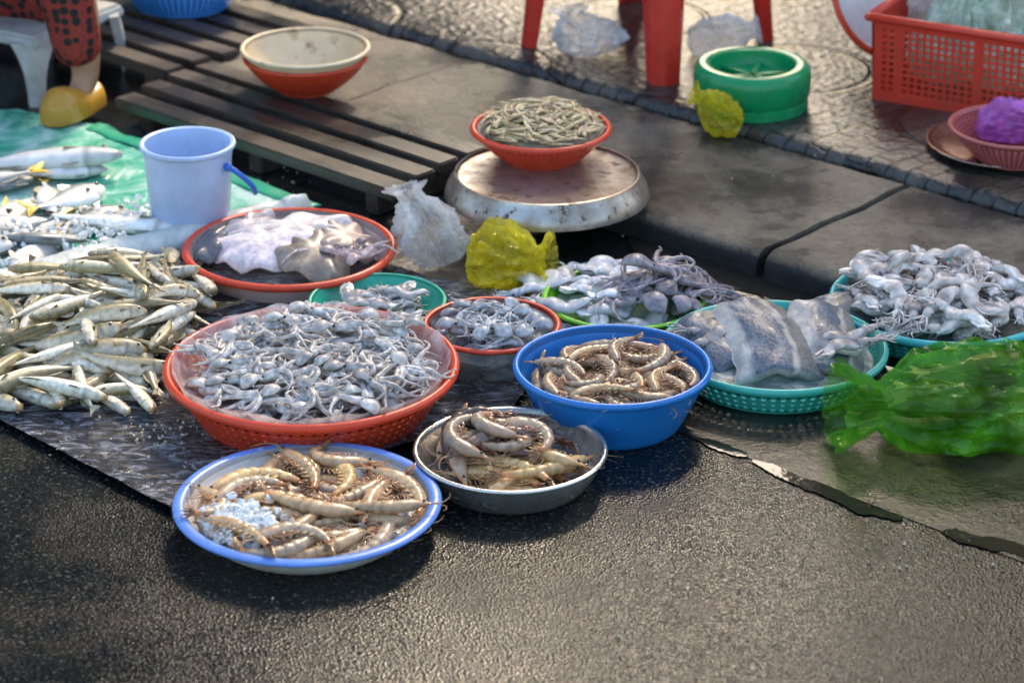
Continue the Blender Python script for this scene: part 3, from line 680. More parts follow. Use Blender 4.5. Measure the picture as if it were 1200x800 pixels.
def pth(L, ang0, ang1, n, p0=(0, 0), wig=0, seed=0):
    """planar path whose heading swings from ang0 to ang1"""
    pts = [Vector((p0[0], p0[1], 0))]
    for i in range(n):
        t = i/max(1, n-1); a = ang0+(ang1-ang0)*t+wig*math.sin(t*7+seed); pts.append(pts[-1]+Vector((math.cos(a), math.sin(a), 0))*(L/n))
    return pts
def centre(pts):
    c = sum((p for p in pts), Vector())/len(pts); return [p-c for p in pts], c

def make_fish(name, L, hh, ww, bend, mat, finmat, back, side, belly, gape, deep=False, seed=0):
    n = 30; pts = pth(L, -bend/2, bend/2, n-1); pts, _ = centre(pts)
    if deep: prof = [(0, .10), (.05, .42), (.12, .66), (.25, .93), (.38, 1), (.55, .86), (.75, .48), (.9, .2), (.96, .15), (1, .17)]
    else: prof = [(0, .20), (.04, .45), (.10, .70), (.2, .92), (.35, 1), (.55, .9), (.75, .62), (.9, .36), (.96, .27), (1, .26)]
    def pf(u):
        for (a, x), (b, y) in zip(prof, prof[1:]):
            if u <= b: return x+(y-x)*(u-a)/(b-a)
        return prof[-1][1]
    rad = [(hh/2*pf(i/(n-1)), ww/2*pf(i/(n-1))**.9*(1 if i/(n-1) < .6 else 1-.5*(i/(n-1)-.6)/.4)) for i in range(n)]
    rs = random.Random(seed)
    def cf(u, th):
        d = math.cos(th)                      # +1 is the back edge of the fish
        k = lerp3(side, back, (d-.05)/.6) if d > 0 else lerp3(side, belly, -d/.7)
        if u > .035 and u < .2: k = lerp3(k, tuple(x*.7 for x in back), .25)
        if u < .05: k = lerp3(k, gape, .8)
        if abs(u-.2) < .012: k = tuple(x*.5 for x in k)
        st = .96+.08*rs.random(); return tuple(x*st for x in k)
    mb = MB(); mb.tube(pts, rad, 14, (0, 0, 1), 0, cf)
    def finp(i0, i1, sgn, h, sweep=.6):
        for a in range(i0, i1):
            for zz in (-.0006, .0006):
                q = []
                for j, o in ((a, 0), (a+1, 0), (a+1, 1), (a, 1)):
                    t = (pts[min(j+1, n-1)]-pts[j-1]).normalized(); sd = t.cross(Vector((0, 0, 1)))
                    e = math.sin(math.pi*(.12+.88*(1-(j-i0)/(i1-i0)))*.9)*h
                    q.append(pts[j]+sd*sgn*(rad[j][0]*.9+o*e)+t*o*e*sweep+Vector((0, 0, zz)))
                q = [mb.vert(x, lerp3(back, (.5, .46, .34), .5)) for x in q]; mb.face(q if zz > 0 else q[::-1])
    finp(10, 15, 1, hh*.28); finp(19, 25, 1, hh*.14); finp(17, 24, -1, hh*.16); finp(7, 10, -1, hh*.22)
    # gill fin on each side
    for zs in (-1, 1):
        j = 7; t = (pts[j+1]-pts[j-1]).normalized(); sd = t.cross(Vector((0, 0, 1)))
        b0 = pts[j]+Vector((0, 0, zs*rad[j][1]*.98)); q = [b0, b0+t*L*.10-sd*hh*.16+Vector((0, 0, zs*.003)), b0+t*L*.10+sd*hh*.06+Vector((0, 0, zs*.004))]
        q = [mb.vert(x, (.5, .45, .32)) for x in q]; mb.face(q); mb.face(q[::-1])
    body = mb.build(name, mat)
    mb = MB(); t = (pts[-1]-pts[-3]).normalized(); sd = t.cross(Vector((0, 0, 1))); b = pts[-1]; h0 = rad[-1][0]
    tl = L*(.13 if not deep else .2); sp = hh*(.45 if not deep else .42); V = []
    outl = [b+sd*h0*.8-t*.004, b+sd*sp*.7+t*tl*.6, b+sd*sp+t*tl, b+sd*sp*.35+t*tl*.74, b+t*tl*.58, b-sd*sp*.35+t*tl*.74, b-sd*sp+t*tl, b-sd*sp*.7+t*tl*.6, b-sd*h0*.8-t*.004]
    for zz in (-.001, .001):
        q = [mb.vert(x+Vector((0, 0, zz+.004*math.sin(i)*.5))) for i, x in enumerate(outl)]; c0 = mb.vert(b+t*tl*.25+Vector((0, 0, zz)))
        for k in range(8): mb.face((c0, q[k], q[k+1]) if zz < 0 else (c0, q[k+1], q[k]))
    mb.build('tail_fin', finmat, body, smooth=False)
    for zs in (-1, 1):
        j = 3; t = (pts[j+1]-pts[j-1]).normalized(); sd = t.cross(Vector((0, 0, 1))); e = pts[j]+sd*rad[j][0]*.35+Vector((0, 0, zs*rad[j][1]*.86)); r = max(.0026, hh*.085)
        mb = MB(); mb.ball(e, r*1.35, 12, 6, 1, (.75, .7, .55), (1, 1, .55)); mb.ball(e+Vector((0, 0, zs*r*.45)), r*.95, 10, 6, 0, (1, 1, 1), (1, 1, .6))
        mb.build('eye', [M_EYE, M_SILV], body)
    foot = [(p.x, p.y, p.z, rad[i][1]) for i, p in enumerate(pts) if i % 3 == 0]
    foot2 = [(p.x+s*rad[i][0]*.55*0, p.y+s*rad[i][0]*.5, p.z, rad[i][1]*.75) for i, p in enumerate(pts) if i % 4 == 0 for s in (-1, 1)]
    return dict(o=body, foot=foot+foot2)

def make_shrimp(L, curl, seed, base, dark, tailc, head):
    n = 56; rs = random.Random(seed); pts = [Vector((0, 0, 0))]
    for i in range(n-1):
        s = i/(n-2); u = max(0, (s-.28)/.72); a = curl*(u**1.15)+.12*math.sin(s*4+seed)
        pts.append(pts[-1]+Vector((-math.cos(a), math.sin(a), 0))*(L/(n-1)))
    pts, c = centre(pts)
    P = [(0, .0012), (.07, .0035), (.12, .0065), (.2, .0100), (.3, .0116), (.37, .0112), (.42, .0118), (.6, .0102), (.8, .0076), (.92, .0055), (1, .0042)]
    def pr(s):
        for (a, x), (b, y) in zip(P, P[1:]):
            if s <= b: return x+(y-x)*(s-a)/(b-a)
        return P[-1][1]
    sc_ = L/.15
    def seg(s): return ((s-.37)/.63*6) % 1 if s > .37 else 0
    rad = []
    for i in range(n):
        s = i/(n-1); r = pr(s)*sc_*(1+(.20*(seg(s)**.7)-.10 if s > .37 else 0)); rad.append((r*1.02, r*.84))
    up = (0, 0, 1)
    def cf(s, th):
        d = math.cos(th)     # sd = t x up; path runs -x, so sd = +y at the start: the curl's inside
        k = lerp3(base, dark, (-d)*.55+.2)
        if s > .37:
            g = seg(s)
            k = lerp3(k, dark, .85*max(0, 1-g/.30))
        else: k = lerp3(k, head, .5+.3*math.sin(s*40+th*2))
        if s > .86: k = lerp3(k, tailc, (s-.86)/.14)
        q = .85+.3*rs.random()
        return tuple(x*q for x in k)
    mb = MB(); mb.tube(pts, rad, 14, up, 0, cf)
    def frame(i): t = (pts[min(i+1, n-1)]-pts[max(i-1, 0)]).normalized(); return t, t.cross(Vector(up))
    # rostrum spike, walking legs, swimming legs are one with the body
    t, sd = frame(2); mb.tube([pts[6]-sd*rad[6][0]*.8, pts[2]-sd*.002*sc_, pts[0]-t*.016*sc_-sd*.004*sc_], [.0022*sc_, .0016*sc_, .0004], 6, up, 0, lambda a, b: tailc)
    for k in range(6):
        i = 13+k*2; t, sd = frame(i)
        for z in (-1, 1):
            b0 = pts[i]+sd*rad[i][0]*.8+Vector((0, 0, z*rad[i][1]*.4)); ln = (.020+.006*rs.random())*sc_; sw = -.4+.25*k+rs.uniform(-.2, .2)
            m1 = b0+(sd*math.cos(sw)+t*math.sin(sw))*ln*.6+Vector((0, 0, z*.003)); m2 = m1+(sd*math.cos(sw+.9)+t*math.sin(sw+.9))*ln*.6
            mb.tube([b0, m1, m2], [.0012*sc_, .001*sc_, .0005*sc_], 5, up, 0, lambda a, b: lerp3(head, tailc, .2))
    for k in range(5):
        i = 23+k*5; t, sd = frame(i)
        for z in (-1, 1):
            b0 = pts[i]+sd*rad[i][0]*.8+Vector((0, 0, z*rad[i][1]*.45)); e = b0+sd*.010*sc_-t*.005*sc_
            mb.tube([b0, (b0+e)/2, e], [(.0016*sc_, .0012*sc_), (.0030*sc_, .001*sc_), (.0008*sc_, .0006*sc_)], 6, up, 0, lambda a, b: lerp3(base, tailc, .25))
    body = mb.build('shrimp', M_SHR)
    mb = MB(); t, sd = frame(n-1)
    for k in (-2, -1, 0, 1, 2):
        d = (t+Vector((0, 0, 1))*k*.28+sd*(.10*k)).normalized(); b0 = pts[-1]-t*.003
        mb.tube([b0, b0+d*.011*sc_, b0+d*.021*sc_, b0+d*.026*sc_], [(.0020*sc_, .0012*sc_), (.0042*sc_, .001*sc_), (.0034*sc_, .0007*sc_), (.001*sc_, .0004*sc_)], 8, up)
    mb.build('tail_fan', M_TAIL, body)
    for z in (-1, 1):
        t, sd = frame(5); e = pts[5]+Vector((0, 0, z*rad[5][1]*1.2))-t*.002; mb = MB(); mb.ball(e, .0024*sc_, 10, 6); mb.build('eye', M_EYE, body)
        mb = MB(); q = pts[3]+Vector((0, 0, z*.001)); h = rs.uniform(2.4, 4.2)*z; a0 = rs.uniform(-.5, .5); pp = [q]; A = math.pi-math.pi
        for k in range(11):
            hd = a0+h*(k/15); pp.append(pp[-1]+Vector((math.cos(hd), math.sin(hd)+.0, .10*math.sin(k*.4+seed)))*(.0052*sc_))
        mb.tube(pp, [(.00075*(1-k/14)+.0001) for k in range(len(pp))], 5, up); mb.build('antenna', M_ANT, body)
    foot = [(p.x, p.y, p.z, rad[i][1]) for i, p in enumerate(pts) if i % 4 == 0 and i > 3]
    te = (pts[-1]-pts[-3]).normalized(); foot += [(pts[-1].x+te.x*d*sc_, pts[-1].y+te.y*d*sc_, 0, .004) for d in (.012, .024)]+[(pts[0].x, pts[0].y, 0, .003)]
    return dict(o=body, foot=foot)

def make_octopus(name, ml, al, ar, seed, c1, c2, mat, narm=8, curl=3.0):
    rs = random.Random(seed); mb = MB()
    n = 12; pts = [Vector((-ml*(i/(n-1)), .06*ml*math.sin(i*.5+seed), .15*ml*math.sin(i*.3))) for i in range(n)]
    rad = [ml*.35*x for x in (.62, .66, .60, .72, .88, 1, 1.05, 1., .92, .76, .5, .15)]
    def cf(s, th):
        k = lerp3(c1, c2, .5+.5*math.sin(th)*(.6) + .5*noise3(s*3, th, seed, 1.4)); return k
    mb.tube(pts, [(r*(1+.18*noise3(i, seed, 0, .7)), r*.50) for i, r in enumerate(rad)], 12, (0, 0, 1), 0, cf)
    for z in (-1, 1): mb.ball((0-ml*.08, z*ml*.17, ml*.11), ml*.06, 8, 6, 0, (.02, .02, .02))
    foot = [(p.x, p.y, p.z, rad[i]*.85) for i, p in enumerate(pts) if i % 2 == 0]
    for k in range(narm):
        a = -.75+1.5*k/(narm-1)+rs.uniform(-.15, .15); L = al*rs.uniform(.7, 1.25); cu = rs.uniform(-curl, curl); m = 18; q = Vector((0, ml*.14*math.sin(a), 0)); P = [q]
        for i in range(m):
            t = i/m; hd = a+cu*t**1.6+.5*math.sin(t*5+rs.random()*.6+k)
            q = q+Vector((math.cos(hd), math.sin(hd), .45*math.sin(t*6+k)*.5))*(L/m); P.append(q)
        rr = [ar*(1-.85*(i/m)**.8)*(1+.12*(i % 2)) for i in range(m+1)]
        mb.tube(P, rr, 7, (0, 0, 1), 0, lambda s, th, k=k: lerp3(c1, c2, .35+.5*math.sin(th)+.2*math.sin(s*30)))
        foot += [(p.x, p.y, p.z, rr[i]) for i, p in enumerate(P) if i % 4 == 2]
    return dict(o=mb.build(name, mat), foot=foot)

def make_squid(name, L, r, seed, c1, c2, mat, bend=.5):
    rs = random.Random(seed); mb = MB(); n = 18; pts = pth(L, -bend/2, bend/2, n-1); pts, _ = centre(pts)
    P = [.25, .6, .85, .98, 1, 1, 1, .99, .97, .95, .91, .86, .80, .72, .62, .50, .34, .10]
    def cf(s, th): return lerp3(c1, c2, .35+.25*math.sin(th)+1.1*noise3(s*4, math.sin(th), seed, 1.6))
    P[0] = .8
    mb.tube([p+Vector((0, 0, r*.35*math.sin(i*.5+seed))) for i, p in enumerate(pts)], [(r*x*(1+.12*math.sin(i*1.3+seed)), r*x*.55) for i, x in enumerate(P)], 14, (0, 0, 1), 0, cf)
    for sg in (-1, 1):   # the two fins near the tip
        for z in (-.001, .001):
            q = []
            for j, e in ((10, 0), (12, .55), (14, .62), (16, .4), (17, 0)):
                t = (pts[min(j+1, n-1)]-pts[j-1]).normalized(); sd = t.cross(Vector((0, 0, 1))); q.append(mb.vert(pts[j]+sd*sg*(r*P[j]*.7+e*r*.8)+Vector((0, 0, z+.002*math.sin(j+seed))), c1))
            mb.face(q if (z > 0) == (sg < 0) else q[::-1])
    t = (pts[0]-pts[1]).normalized(); sd = t.cross(Vector((0, 0, 1)))
    mb.tube([pts[0]-t*.005, pts[0]+t*r*.5, pts[0]+t*r*1.3], [(r*.55, r*.45), (r*.62, r*.5), (r*.4, r*.35)], 10, (0, 0, 1), 0, lambda a, b: lerp3(c1, c2, .6))
    for z in (-1, 1): mb.ball(pts[0]+t*r*.75+sd*z*r*.5+Vector((0, 0, r*.05)), r*.16, 8, 6, 0, (.10, .09, .10))
    foot = [(p.x, p.y, p.z, r*P[i]*.7) for i, p in enumerate(pts) if i % 2 == 0]
    for k in range(7):
        q = pts[0]+t*r*1.1; hd0 = math.atan2(t.y, t.x)+(-.5+k/6)*1.1; PP = [q]; cu = rs.uniform(-2.2, 2.2); l = L*rs.uniform(.3, .6); m = 12
        for i in range(m):
            hd = hd0+cu*(i/m)**1.4; q = q+Vector((math.cos(hd), math.sin(hd), .3*math.sin(i*.6+k)))*(l/m); PP.append(q)
        mb.tube(PP, [r*.20*(1-.8*i/m) for i in range(m+1)], 6, (0, 0, 1), 0, lambda a, b: lerp3(c1, c2, .5))
        foot += [(p.x, p.y, p.z, r*.15) for p in PP[::4]]
    return dict(o=mb.build(name, mat), foot=foot)

def make_small(L, r, bend, seed):
    mb = MB(); n = 10; pts = pth(L, -bend/2, bend/2, n-1); pts, _ = centre(pts); P = [.3, .75, 1, 1, .92, .8, .62, .42, .3, .8]
    rs = random.Random(seed)
    mb.tube(pts, [(r*x, r*x*.6 if i < n-1 else r*.1) for i, x in enumerate(P)], 8, (0, 0, 1), 0, lambda s, th: tuple(x*(.75+.5*rs.random()) for x in lerp3((.76, .58, .34), (.48, .36, .21), .5+.5*math.cos(th))))
    mb.ball(pts[1]+Vector((0, r*.2, r*.4)), r*.22, 6, 4, 0, (.03, .03, .03))
    return dict(o=mb.build('dried_fish', M_DRY), foot=[(p.x, p.y, p.z, r*.6) for p in pts[::2]])

# ------------------------------------------------------------ heaping things up
class Pile:
    """a height map on which things settle one after another"""
    def __init__(s, x0, x1, y0, y1, floor, res=.003):
        s.x0, s.y0, s.res = x0, y0, res; s.nx = int((x1-x0)/res)+1; s.ny = int((y1-y0)/res)+1
        X, Y = np.meshgrid(x0+res*np.arange(s.nx), y0+res*np.arange(s.ny), indexing='ij'); s.X, s.Y = X, Y; s.H = floor(X, Y).astype(float)
    def get(s, x, y):
        i = np.clip(((x-s.x0)/s.res).astype(int), 0, s.nx-1); j = np.clip(((y-s.y0)/s.res).astype(int), 0, s.ny-1); return s.H[i, j]
    def settle(s, foot, x, y, yaw, maxtilt=.5, sink=.3):
        F = np.array(foot); c, sn = math.cos(yaw), math.sin(yaw)
        px = x+F[:, 0]*c-F[:, 1]*sn; py = y+F[:, 0]*sn+F[:, 1]*c; r = F[:, 3]
        h = s.get(px, py)
        for dx, dy in ((.6, 0), (-.6, 0), (0, .6), (0, -.6)): h = np.maximum(h, s.get(px+dx*r, py+dy*r)-.2*r)
        need = h+r*(1-sink)-F[:, 2]
        dx, dy = px-x, py-y
        A = np.stack([np.ones_like(dx), dx, dy], 1)
        co, *_ = np.linalg.lstsq(A.T@A+np.diag([1e-9, 2e-4*len(dx), 2e-4*len(dx)]), A.T@need, rcond=None)
        bx, by = np.clip(co[1], -maxtilt, maxtilt), np.clip(co[2], -maxtilt, maxtilt)
        z = np.quantile(need-bx*dx-by*dy, .86)
        return z, bx, by, (px, py, z+bx*dx+by*dy+F[:, 2], r)
    def stamp(s, pts):
        for x, y, z, r in zip(*pts):
            k = int(r/s.res)+2; i = int((x-s.x0)/s.res); j = int((y-s.y0)/s.res); a, b, c, d = max(0, i-k), min(s.nx, i+k+1), max(0, j-k), min(s.ny, j+k+1)
            if a >= b or c >= d: continue
            D = (s.X[a:b, c:d]-x)**2+(s.Y[a:b, c:d]-y)**2; T = np.where(D < r*r, z+np.sqrt(np.maximum(r*r-D, 0)), -9); s.H[a:b, c:d] = np.maximum(s.H[a:b, c:d], T)
FIRST = set()
def heap(pile, protos, n, sampler, label, cat, group, target=None, tries=7, yaw=None, tilt=.5, sink=.3, roll=0, rs=None, scale=(.9, 1.1), flip=True, labelf=None, within=None):
    rs = rs or random.Random(len(FIRST)+5); made = []; within = within or WITHIN.get(sampler)
    for q in range(n):
        pr = protos[rs.randrange(len(protos))]; best = None
        for _ in range(tries):
            x, y = sampler(rs); a = yaw(rs, x, y) if yaw else rs.uniform(0, 2*math.pi)
            sx = rs.uniform(*scale); ft = [(f[0]*sx, f[1]*sx, f[2]*sx, f[3]*sx) for f in pr['foot']]
            z, bx, by, P = pile.settle(ft, x, y, a, tilt, sink)
            score = float(np.max(P[2]))-(target(x, y) if target else 0)
            if within:
                vz = np.clip((P[2]-within.p.z)/within.h, 0, 1); lim = within.rb+(within.R-.010-within.rb)*vz
                over = float(np.max(np.hypot(P[0]-within.p.x, P[1]-within.p.y)+P[3]*.8-np.where(vz >= 1, within.R*1.02, lim))); score += max(0, over)*6
            if best is None or score < best[0]: best = (score, x, y, a, z, bx, by, P, sx)
        _, x, y, a, z, bx, by, P, sx = best; pile.stamp(P)
        k = id(pr['o'])
        o = pr['o'] if k not in FIRST else copy_tree(pr['o']); FIRST.add(k)
        nrm = Vector((-bx, -by, 1)).normalized(); X = Vector((math.cos(a), math.sin(a), 0)); X = (X-nrm*X.dot(nrm)).normalized(); Y = nrm.cross(X)
        Mx = Matrix((X, Y, nrm)).transposed()
        if roll: Mx = Mx @ Matrix.Rotation(rs.uniform(-roll, roll), 3, 'X')
        o.matrix_world = Matrix.Translation((x, y, z)) @ Mx.to_4x4() @ Matrix.Scale(sx, 4)
        tag(o, labelf(x, y, z) if labelf else label, cat, group); made.append(o)
    return made
def drop(protos):
    """prototypes nothing used are removed"""
    for p in protos:
        if id(p['o']) not in FIRST:
            for c in list(p['o'].children): bpy.data.objects.remove(c)
            bpy.data.objects.remove(p['o'])
WITHIN = {}
def disc(v, k=.8):
    def f(rs):
        r = v.R*k*math.sqrt(rs.random()); a = rs.uniform(0, 2*math.pi); return v.p.x+r*math.cos(a), v.p.y+r*math.sin(a)
    WITHIN[f] = v; return f
def vfloor(v, bed=None):
    def f(X, Y):
        r = np.hypot(X-v.p.x, Y-v.p.y); z = v.p.z+.008+np.clip((r-v.rb)/(v.R-.012-v.rb), 0, 1.)*(v.h-.012)
        z = np.where(r > v.R-.012, v.p.z+v.h+.02*((r-v.R+.012)/.012), z)
        if bed is not None: z = np.maximum(z, np.where(r < v.R-.014, v.p.z+bed(r/v.R), -9))
        return z
    return f
def vpile(v, bed=None): return Pile(v.p.x-v.R-.03, v.p.x+v.R+.03, v.p.y-v.R-.03, v.p.y+v.R+.03, vfloor(v, bed))
def bed_mesh(name, v, bed, mat, rough=.004, sc_=60, kmax=.93, edge=0):
    """what fills a vessel under the heap: a lumpy round surface"""
    mb = MB(); N, n = 40, 110; prev = None
    if not edge:
        while kmax > .3 and v.floor(v.R*kmax)-v.p.z > bed(kmax)+.001: kmax -= .005
    for i in range(N+1):
        k = kmax*i/N; r = v.R*k; ring = []
        for j in range(n if i else 1):
            th = 2*math.pi*j/n; x, y = r*math.cos(th), r*math.sin(th); rr = r
            z = max(bed(k), v.floor(r)-v.p.z+.002)+rough*(noise3(x, y, v.p.x, sc_)+.6*noise3(x, y, 2, sc_*2.3))*min(1, 6*(1.02-k))
            if edge: z += edge*max(0, (k-.80)/.15)*(1+1.2*noise3(math.cos(th), math.sin(th), 0, 5)); rr = r*(1+.02*noise3(math.cos(th), math.sin(th), 5, 9)*(k > .8))
            ring.append(mb.vert((v.p.x+rr*math.cos(th), v.p.y+rr*math.sin(th), v.p.z+z)))
        if not i: ring = ring*n
        if prev:
            for j in range(n):
                q = [prev[j], ring[j], ring[(j+1) % n], prev[(j+1) % n]]; mb.face(q if i > 1 else q[1:3]+[q[0]])
        prev = ring
    return mb.build(name, mat)
M_ICE = M('crushed_ice', (.80, .83, .84), .22, .08, 60, .8, 120, sss=.4, coat=.3)
M_SLUSH = M('icy_water', (.20, .19, .17), .08, .5, 45, .5, 60, spec=.8)
F_LINER = film('liner_film', (.82, .82, .81), .60, .15, 22, .9)
def chips(mb, pts, r0, r1, rs):
    for p in pts:
        r = rs.uniform(r0, r1); a = [rs.uniform(.6, 1.2) for _ in range(3)]; b = len(mb.v)
        mb.ball(p, r, 6, 4, 0, (1, 1, 1), a)
        for i in range(b, len(mb.v)): x = mb.v[i]; mb.v[i] = tuple(c+rs.uniform(-.5, .5)*r for c in x)

# --- shrimps: pale tan in the tray, big dark prawns in the pan, small ones in the blue basin
TAN = ((.62, .42, .22), (.30, .20, .12), (.60, .20, .05), (.42, .27, .16))
GRY = ((.50, .37, .24), (.26, .20, .15), (.42, .16, .06), (.36, .22, .14))
ORG = ((.54, .36, .21), (.28, .17, .10), (.50, .20, .09), (.42, .25, .15))
BRN = ((.155, .105, .08), (.035, .022, .018), (.20, .055, .03), (.12, .045, .035))
YEL = ((.68, .46, .20), (.46, .28, .12), (.55, .22, .06), (.52, .33, .17))
shA = [make_shrimp(.150, c, i, *p) for i, (c, p) in enumerate(((1.5, TAN), (2.1, GRY), (.9, TAN), (2.4, TAN), (1.3, YEL), (.5, TAN)))]
bedt = lambda k: .020
ice = bed_mesh('crushed_ice', tray, bedt, M_ICE, .006, 70); tag(ice, 'crushed ice under the shrimps in the blue rimmed tray', 'ice', kind='stuff')
rs = random.Random(3); mb = MB()
ic = at(275, 610, .045)
chips(mb, [q_ for q_ in [(ic.x+rs.gauss(0, .028), ic.y+rs.gauss(0, .024), .028+rs.uniform(0, .024)) for _ in range(560)] if math.hypot(q_[0]-tray.p.x, q_[1]-tray.p.y) < tray.R*.80], .003, .0085, rs)
chips(mb, [(tray.p.x+tray.R*.75*math.sqrt(rs.random())*math.cos(a), tray.p.y+tray.R*.75*math.sqrt(rs.random())*math.sin(a), .028) for a in [rs.uniform(0, 6.28) for _ in range(120)]], .003, .008, rs)
tag(mb.build('ice_chips', M_ICE, smooth=False), 'heap of melting ice chips at the left front of the blue rimmed tray', 'ice', kind='stuff')
pt = vpile(tray, bedt)
pt.H = np.maximum(pt.H, .052-((pt.X-ic.x)**2+(pt.Y-ic.y)**2)*14)
heap(pt, shA, 42, disc(tray, .74), 'curled pale tan shrimp on ice in the blue rimmed tray', 'shrimp', 'shrimps in the blue rimmed tray', lambda x, y: 0, 16, rs=random.Random(11), scale=(.85, 1.05))
shB = [make_shrimp(.158, c, 20+i, *p) for i, (c, p) in enumerate(((1.2, BRN), (2.2, BRN), (.6, YEL), (1.9, YEL), (2.5, GRY)))]
bw = lambda k: .012
wt = bed_mesh('brine', steel, bw, M_SLUSH, .001, 40, .95); tag(wt, 'cloudy wet brine in the grey metal pan', 'water', kind='stuff')
pst = vpile(steel, bw)
heap(pst, shB[2:4], 10, lambda r: (steel.p.x+r.uniform(-.03, .065), steel.p.y-r.uniform(-.01, .06)), 'long yellowish prawn at the front of the grey metal pan', 'prawn', 'yellowish prawns in the metal pan', None, 16, lambda r, x, y: r.choice((0, math.pi))+r.uniform(-.8, .8), within=steel, rs=random.Random(6), scale=(.85, 1.))
heap(pst, shB[:2]+shB[4:], 15, lambda r: (steel.p.x+r.uniform(-.075, .03), steel.p.y+r.uniform(-.01, .07)), 'dark brown prawn at the back of the grey metal pan', 'prawn', 'dark prawns in the metal pan', None, 16, within=steel, rs=random.Random(4), scale=(.85, 1.))
shC = [make_shrimp(.115, c, 40+i, *p) for i, (c, p) in enumerate(((1.8, ORG), (2.3, GRY), (1.1, GRY), (.8, ORG), (1.5, TAN)))]
bb_ = lambda k: .046
wt = bed_mesh('icy_water', blue, bb_, M_SLUSH, .003, 60, .94); tag(wt, 'icy water around the shrimps in the blue basin', 'water', kind='stuff')
pb = vpile(blue, bb_)
heap(pb, shC, 62, disc(blue, .76), 'small curled grey and orange shrimp in the blue basin', 'shrimp', 'shrimps in the blue basin', lambda x, y: 0, 16, rs=random.Random(8))
drop(shA+shB+shC)

# --- octopuses and squids
OC1, OC2 = (.80, .77, .73), (.30, .285, .28)
ocA = [make_octopus('baby_octopus', .036, .072, .0060, i, OC1, OC2, M_OCT) for i in range(7)]
bedr = lambda k: .054+.004*(1-k*k)
ln = bed_mesh('plastic_liner', bigred, bedr, F_LINER, .004, 50, .94, .010); tag(ln, 'thin clear plastic liner rumpled inside the largest red colander', 'liner')
pr_ = vpile(bigred, bedr)
heap(pr_, ocA, 96, disc(bigred, .77), 'tiny grey octopus in the tangled heap of the largest red colander', 'octopus', 'octopuses in the largest red colander', lambda x, y: .006*(1-((x-bigred.p.x)**2+(y-bigred.p.y)**2)/bigred.R**2), 5, sink=.35, rs=random.Random(21))
ocB = [make_octopus('baby_octopus', .036, .045, .0045, 20+i, (.66, .67, .68), (.26, .27, .29), M_OCT, curl=4) for i in range(5)]
bedv = lambda k: .038+.004*(1-k*k)
ln = bed_mesh('wet_film', sieve, bedv, F_LINER, .003, 50, .93); tag(ln, 'wet clear film inside the small red rimmed bowl', 'liner')
ps = vpile(sieve, bedv)
heap(ps, ocB, 30, disc(sieve, .78), 'plump bluish grey baby octopus in the small red rimmed bowl', 'octopus', 'octopuses in the small red rimmed bowl', None, 5, rs=random.Random(22))
sqC = [make_squid('small_squid', .060, .011, 30+i, (.66, .64, .60), (.32, .29, .28), M_SQ, .8*(i-1)) for i in range(4)]
pg = vpile(green, lambda k: .014)
heap(pg, sqC, 24, lambda r: (green.p.x+r.uniform(-.055, .055), green.p.y-.005+r.uniform(-.05, .045)), 'small pale squid in the heap inside the sea green bowl', 'squid', 'small squids in the green bowl', None, 5, rs=random.Random(23))
# lime tray: white squid at left, purplish octopus at right
ocD = [make_octopus('octopus', .052, .095, .0062, 50+i, (.50, .44, .46), (.20, .17, .19), M_OCT, curl=5) for i in range(5)]
sqD = [make_squid('white_squid', .092, .0165, 60+i, (.82, .81, .80), (.60, .57, .56), M_SQ, 1.0*(i-1.5)) for i in range(4)]
pl_ = Pile(lime.p.x-.22, lime.p.x+.2, lime.p.y-.2, lime.p.y+.2, lambda X, Y: .010+.026*np.exp(-(((X-lime.p.x+.02)/.12)**2+((Y-lime.p.y-.01)/.085)**2)*1.3))
mb = MB(); mb.lathe([(.14*k/14, .024*math.exp(-1.3*(k/14*1.2)**2)+.008) for k in range(15)], 40, c=(lime.p.x-.02, lime.p.y+.01, 0)); tag(mb.build('wet_film', F_LINER), 'wet clear film under the heap on the lime tray', 'liner')
heap(pl_, sqD, 19, lambda r: (lime.p.x-.055+r.gauss(0, .045), lime.p.y+.012+r.gauss(0, .04)), 'white squid in the left half of the heap on the lime tray', 'squid', 'white squids on the lime tray', lambda x, y: .03*math.exp(-((x-lime.p.x+.03)/.08)**2), 5, rs=random.Random(24))
heap(pl_, ocD, 14, lambda r: (lime.p.x+.055+r.gauss(0, .032), lime.p.y-.005+r.gauss(0, .04)), 'purplish grey octopus in the right half of the heap on the lime tray', 'octopus', 'purplish octopuses on the lime tray', None, 5, rs=random.Random(25))
# turquoise colander of pale squid
sqE = [make_squid('pale_squid', .070+.006*i, .0148, 70+i, (.80, .74, .68), (.40, .33, .31), M_SQ, .9*(i-2)) for i in range(6)]
bed2 = lambda k: .022+.008*(1-k*k)
ln = bed_mesh('plastic_liner', teal2, bed2, F_LINER, .004, 50, .94); tag(ln, 'clear plastic liner under the pale squid of the turquoise colander', 'liner')
pq = vpile(teal2, bed2)
heap(pq, sqE, 82, disc(teal2, .80), 'pale squid in the heap filling the turquoise colander', 'squid', 'pale squids in the turquoise colander', lambda x, y: .012*(1-((x-teal2.p.x)**2+(y-teal2.p.y)**2)/teal2.R**2), 6, rs=random.Random(26))
